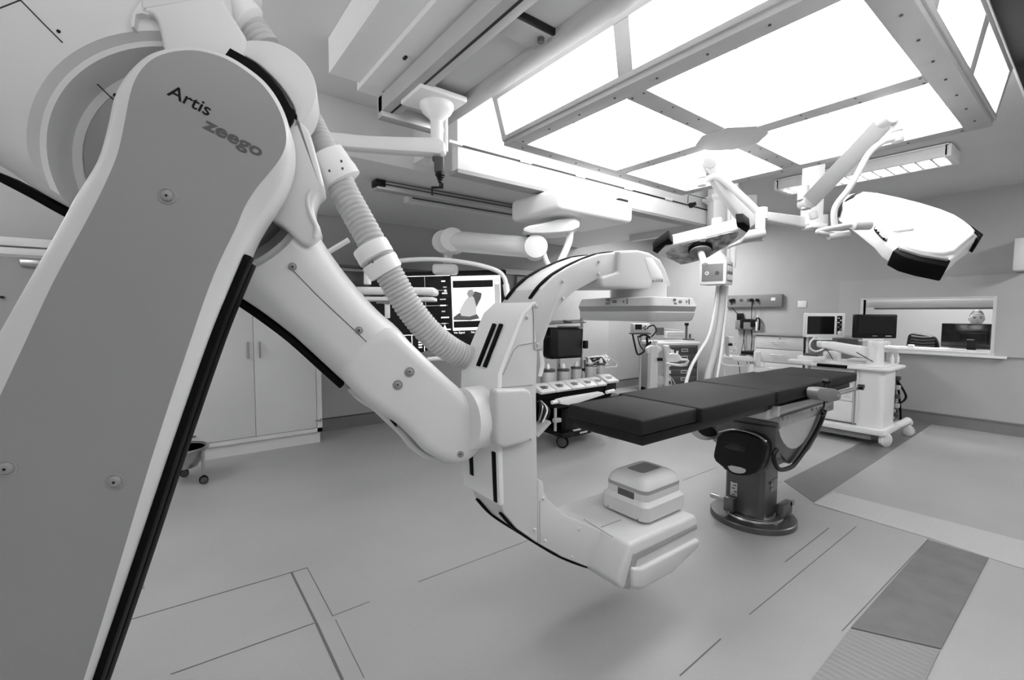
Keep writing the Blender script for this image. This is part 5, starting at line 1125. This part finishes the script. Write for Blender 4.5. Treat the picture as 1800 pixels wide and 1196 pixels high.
# vertical clamp post
vp = pt(976,745,Y=gy0-.06)
obj('clamp_post', MB().bb(vp.x-.012, vp.x+.012, vp.y-.012, vp.y+.012, pt(976,758,Y=vp.y).z, pt(976,718,Y=vp.y).z), ALU, pc, bevel=.003)
obj('post_clamp', MB().box(pt(979,739,Y=vp.y-.02), (.10,.05,.05)), ALU, pc, bevel=.012)
obj('pedal', MB().box(pt(948,752,Y=gy0-.1), (.22,.16,.04), Matrix.Rotation(-.6,3,'Y')), ALU, pc, bevel=.01)
# console row
Yr = gy0-.02
def pr2(x, y, Y=Yr): return pt(x, y, Y=Y)
L0, L1 = pr2(948,698), pr2(1083,674); n = 6
zcon = (L0.z+L1.z)/2
xs_ = [pr2(948,690).x, pr2(975,686).x, pr2(1002,682).x, pr2(1027,677).x, pr2(1052,672).x, pr2(1062,670).x, pr2(1082,665).x]
cuts = [946,974,1001,1026,1046,1062,1063,1084]
zc = pr2(1000,690).z+.055
obj('pump_plinth', MB().bb(pr2(950,700).x, pr2(1080,690).x, Yr+.05, Yr+.50, .50, zc-.022), RUB, pc, bevel=.004)
obj('console_rail', MB().bb(pr2(947,700).x, pr2(1062,690).x, Yr, Yr+.35, zc-.09, zc-.02), RUB, pc, bevel=.004); obj('console_rail', MB().bb(pr2(1064,700).x, pr2(1083,690).x, Yr, Yr+.3, zc-.11, zc-.0), BLACK, pc, bevel=.004)
for k, (a, b) in enumerate(((947,973),(974,1000),(1001,1025),(1026,1046),(1047,1062),(1064,1083))):
    xa, xb = pt(a, 690, Y=Yr).x, pt(b, 690, Y=Yr).x; dz = .02 if k == 5 else 0
    pts = [V3(xa+.003, Yr-.04, zc-.03+dz), V3(xa+.003, Yr-.05, zc-.005+dz), V3(xa+.003, Yr+.10, zc+.055+dz), V3(xa+.003, Yr+.16, zc+.055+dz), V3(xa+.003, Yr+.16, zc-.03+dz)]
    o = obj('console', MB().prism(pts, (xb-xa-.006,0,0)), CAB, pc, bevel=.004)
    up_ = V3(0,.15,.06).normalized(); nn = V3(0,-.06,.15).normalized(); R3 = Matrix((V3(1,0,0), up_, nn)).transposed()
    obj('console_display', MB().box(V3((xa+xb)/2-.01, Yr+.03, zc+.027+dz)+nn*.002, (.075,.055,.004), R3), DARKG, o); obj('console_button', MB().box(V3((xa+xb)/2+.05, Yr+.04, zc+.031+dz)+nn*.002, (.012,.02,.004), R3), DARKG, o)
for x, y, r in ((963,652,.085),(990,651,.07),(1013,647,.065),(1036,643,.052),(1056,641,.055)):
    q = pt(x, y+10, Y=Yr+.28)
    hz = pt(x, y, Y=Yr+.28).z
    jar = obj('pump_drum', MB().lathe((q.x, q.y, zc-.02), (0,0,1), [(0,r),(hz-zc-.0,r),(hz-zc+.01,r*.96)], n=28), ALU, pc)
    obj('clear_lid', MB().lathe((q.x, q.y, hz-.008), (0,0,1), [(0,r*1.03),(.022,r*1.03),(.024,r)], n=28), DSTEEL, jar)
    obj('knob', MB().lathe((q.x, q.y, hz+.014), (0,0,1), [(0,.018),(.01,.026),(.03,.026),(.06,.014),(.068,.004)], n=16), CWHITE, jar)
# tray rail toward the table
obj('arm_rest', MB().prism([pt(x, y, Y=gy0-.35) for x, y in ((984,704),(1000,700),(1060,690),(1064,694),(1004,713),(986,711))], (0,.08,0)), CAB, pc, bevel=.006)
obj('rest_clamp', MB().cyl(pt(1066,690,Y=gy0-.3), pt(1079,687,Y=gy0-.3), .02), CWHITE, pc); obj('rail_end', MB().cyl(pt(970,708,Y=gy0-.3), pt(984,706,Y=gy0-.3), .02), CWHITE, pc)
# cables at left
for k in range(5): obj('cable', MB().tube(spline([pt(944+k*2,705,Y=gy0), pt(950+k*4,712+k*3,Y=gy0-.1), pt(946+k*2,735+k*4,Y=gy0-.1)],6), .010, 8), (BLACK, STEEL, BLACK, CWHITE, BLACK)[k], pc)
# mast with black padded display
Ym = 4.1
def m_(x, y, Y=Ym): return pt(x, y, Y=Y)
ms = thing('padded_display', 'black square padded display on chrome poles above the pump trolley', 'display', m_(998,650))
obj('pad_housing', MB().prism([m_(968,576,4.02), m_(1026,577,4.02), m_(1024,629,4.02), m_(972,632,4.02), m_(967,628,4.02)], (0,.14,0)), BLACK, ms, bevel=.022, seg=3)
obj('pad_face', MB().prism([m_(981,581,4.015), m_(1023,581,4.015), m_(1021,625,4.015), m_(981,628,4.015)], (0,.02,0)), mat('pad_leather', .17, .5, spec=.4), ms, bevel=.012)
obj('pole', MB().cyl(m_(982,628), V3(m_(982,628).x, Ym, .503), .022), CHROME, ms); obj('pole', MB().cyl(m_(1023,560), V3(m_(1023,560).x, Ym, .503), .018), CHROME, ms)
obj('clamp', MB().box(m_(958,592,3.98), (.03,.03,.07)).box(m_(964,592,3.98), (.10,.02,.02)), BLACK, ms, bevel=.004); obj('clamp', MB().box(m_(1029,606,3.98), (.06,.05,.10)), BLACK, ms, bevel=.01); obj('clamp', MB().box(m_(1025,650,3.98), (.10,.04,.03)), BLACK, ms, bevel=.004)
obj('cross_bar', MB().cyl(m_(980,575), m_(1022,575), .012), CHROME, ms); obj('drip_pole', MB().cyl(m_(1022,530), m_(1022,570), .014), CHROME, ms)
ts = thing('mast_tray', 'thin glassy tray with a round dish above the black padded display', 'tray', m_(998,568))
obj('tray_plate', MB().prism([m_(965,571,4.0), m_(1030,568,4.0), m_(1020,563,4.3), m_(970,565,4.3)], (0,0,.008)), DSTEEL, ts); obj('dish', MB().lathe(m_(998,566,4.1), (0,0,1), [(0,.05),(.02,.06)], n=24), ALU, ts)
tp_ = thing('touch_panel', 'tilted white touch panel with dark screen on a clear tray right of the padded display', 'control panel', m_(1052,645))
obj('panel', MB().prism([m_(1033,628,3.95), m_(1060,626,3.95), m_(1071,642,3.95), m_(1043,647,3.95)], (0,.06,.0)), CWHITE, tp_, bevel=.006)
obj('panel_screen', MB().prism([m_(1036,629.5,3.947), m_(1058,627.5,3.947), m_(1067,639,3.947), m_(1045,642,3.947)], (0,.01,0)), SCREEN, tp_)
for k in range(8): obj('screen_row', MB().box(m_(1048+random.uniform(-6,9),631+k*1.2,3.944), (random.uniform(.02,.05),.002,.006)), EG, tp_)
obj('clear_tray', MB().tube([m_(1038,648,3.9), m_(1083,645,3.9), m_(1085,641,4.0), m_(1066,622,4.1)], .009, 6), CAB, tp_); obj('tray_sheet', MB().prism([m_(1040,650,3.92), m_(1084,645,3.92), m_(1067,624,4.12), m_(1040,626,4.12)], (0,0,-.004)), CLEAR, tp_)
obj('panel_mount', MB().cyl(m_(1028,632), m_(1029,655), .02), CHROME, tp_)

# ================================================================== LEFT: TALL CABINET, BASIN
cb = thing('storage_cabinet', 'tall white two-door cabinet with steel bar handles behind the robot link', 'cabinet', (.6, 5.7, 0))
cx0, cx1 = -.55, 1.42; cy = 5.45; tpz = 2.05
obj('carcass', MB().bb(cx0, cx1, cy+.02, 5.94, .13, 1.62), CAB, cb, bevel=.003)
obj('plinth', MB().bb(cx0+.01, cx1-.02, cy+.03, 5.93, 0, .13), CAB, cb)
mid_ = pt(447,660,Y=cy).x
obj('frame_edge', MB().bb(cx1-.055, cx1, cy, cy+.02, .13, 1.62).bb(cx0, cx1, cy, cy+.02, .13, .175), CAB, cb)
for a, b in ((cx0, mid_-.66), (mid_-.655, mid_-.002), (mid_+.002, cx1-.06)):
    o = obj('door', MB().bb(a, b, cy-.004, cy+.018, .18, 1.61), CAB, cb, bevel=.002)
for xx in (pt(436,616,Y=cy).x, pt(456,616,Y=cy).x):
    z1_, z0_ = pt(436,601,Y=cy).z, pt(436,630,Y=cy).z
    obj('handle', MB().cyl((xx, cy-.035, z0_), (xx, cy-.035, z1_), .008).cyl((xx, cy-.035, z0_+.02), (xx, cy, z0_+.02), .006).cyl((xx, cy-.035, z1_-.02), (xx, cy, z1_-.02), .006), STEEL, cb)
q = pt(559,739,Y=cy-.01); obj('hinge', MB().box(q, (.05,.02,.012)).box(q+V3(.03,0,0), (.015,.02,.04)), STEEL, cb)
q = pt(340,768,Y=cy-.01); obj('hinge', MB().box(q, (.04,.02,.012)), DARKG, cb)
bn = thing('kick_basin', 'steel kick basin on black castors half hidden by the front robot link', 'basin', pt(318,820,Z=0))
bcx = pt(318,800,Y=4.85); zr = pt(325,788,Y=4.85).z
obj('bowl', MB().lathe((bcx.x, 4.85, zr), (0,0,-1), [(0,.195),(.01,.185),(.08,.165),(.16,.12),(.17,.0),(.15,.0),(.14,.11),(.07,.155),(.0,.178)], n=40), STEEL, bn)
obj('rim', MB().lathe((bcx.x, 4.85, zr), (0,0,1), [(-.012,.20),(0,.21),(.012,.20),(.012,.19),(-.012,.19)], n=40), STEEL, bn)
for an in (-37, 83, 203):
    t = math.radians(an); x, y = bcx.x+.19*math.cos(t), 4.85+.19*math.sin(t)
    obj('leg', MB().cyl((x, y, .08), (x, y, zr-.01), .013), STEEL, bn); castor(x, y, .035, bn, m=RUB)
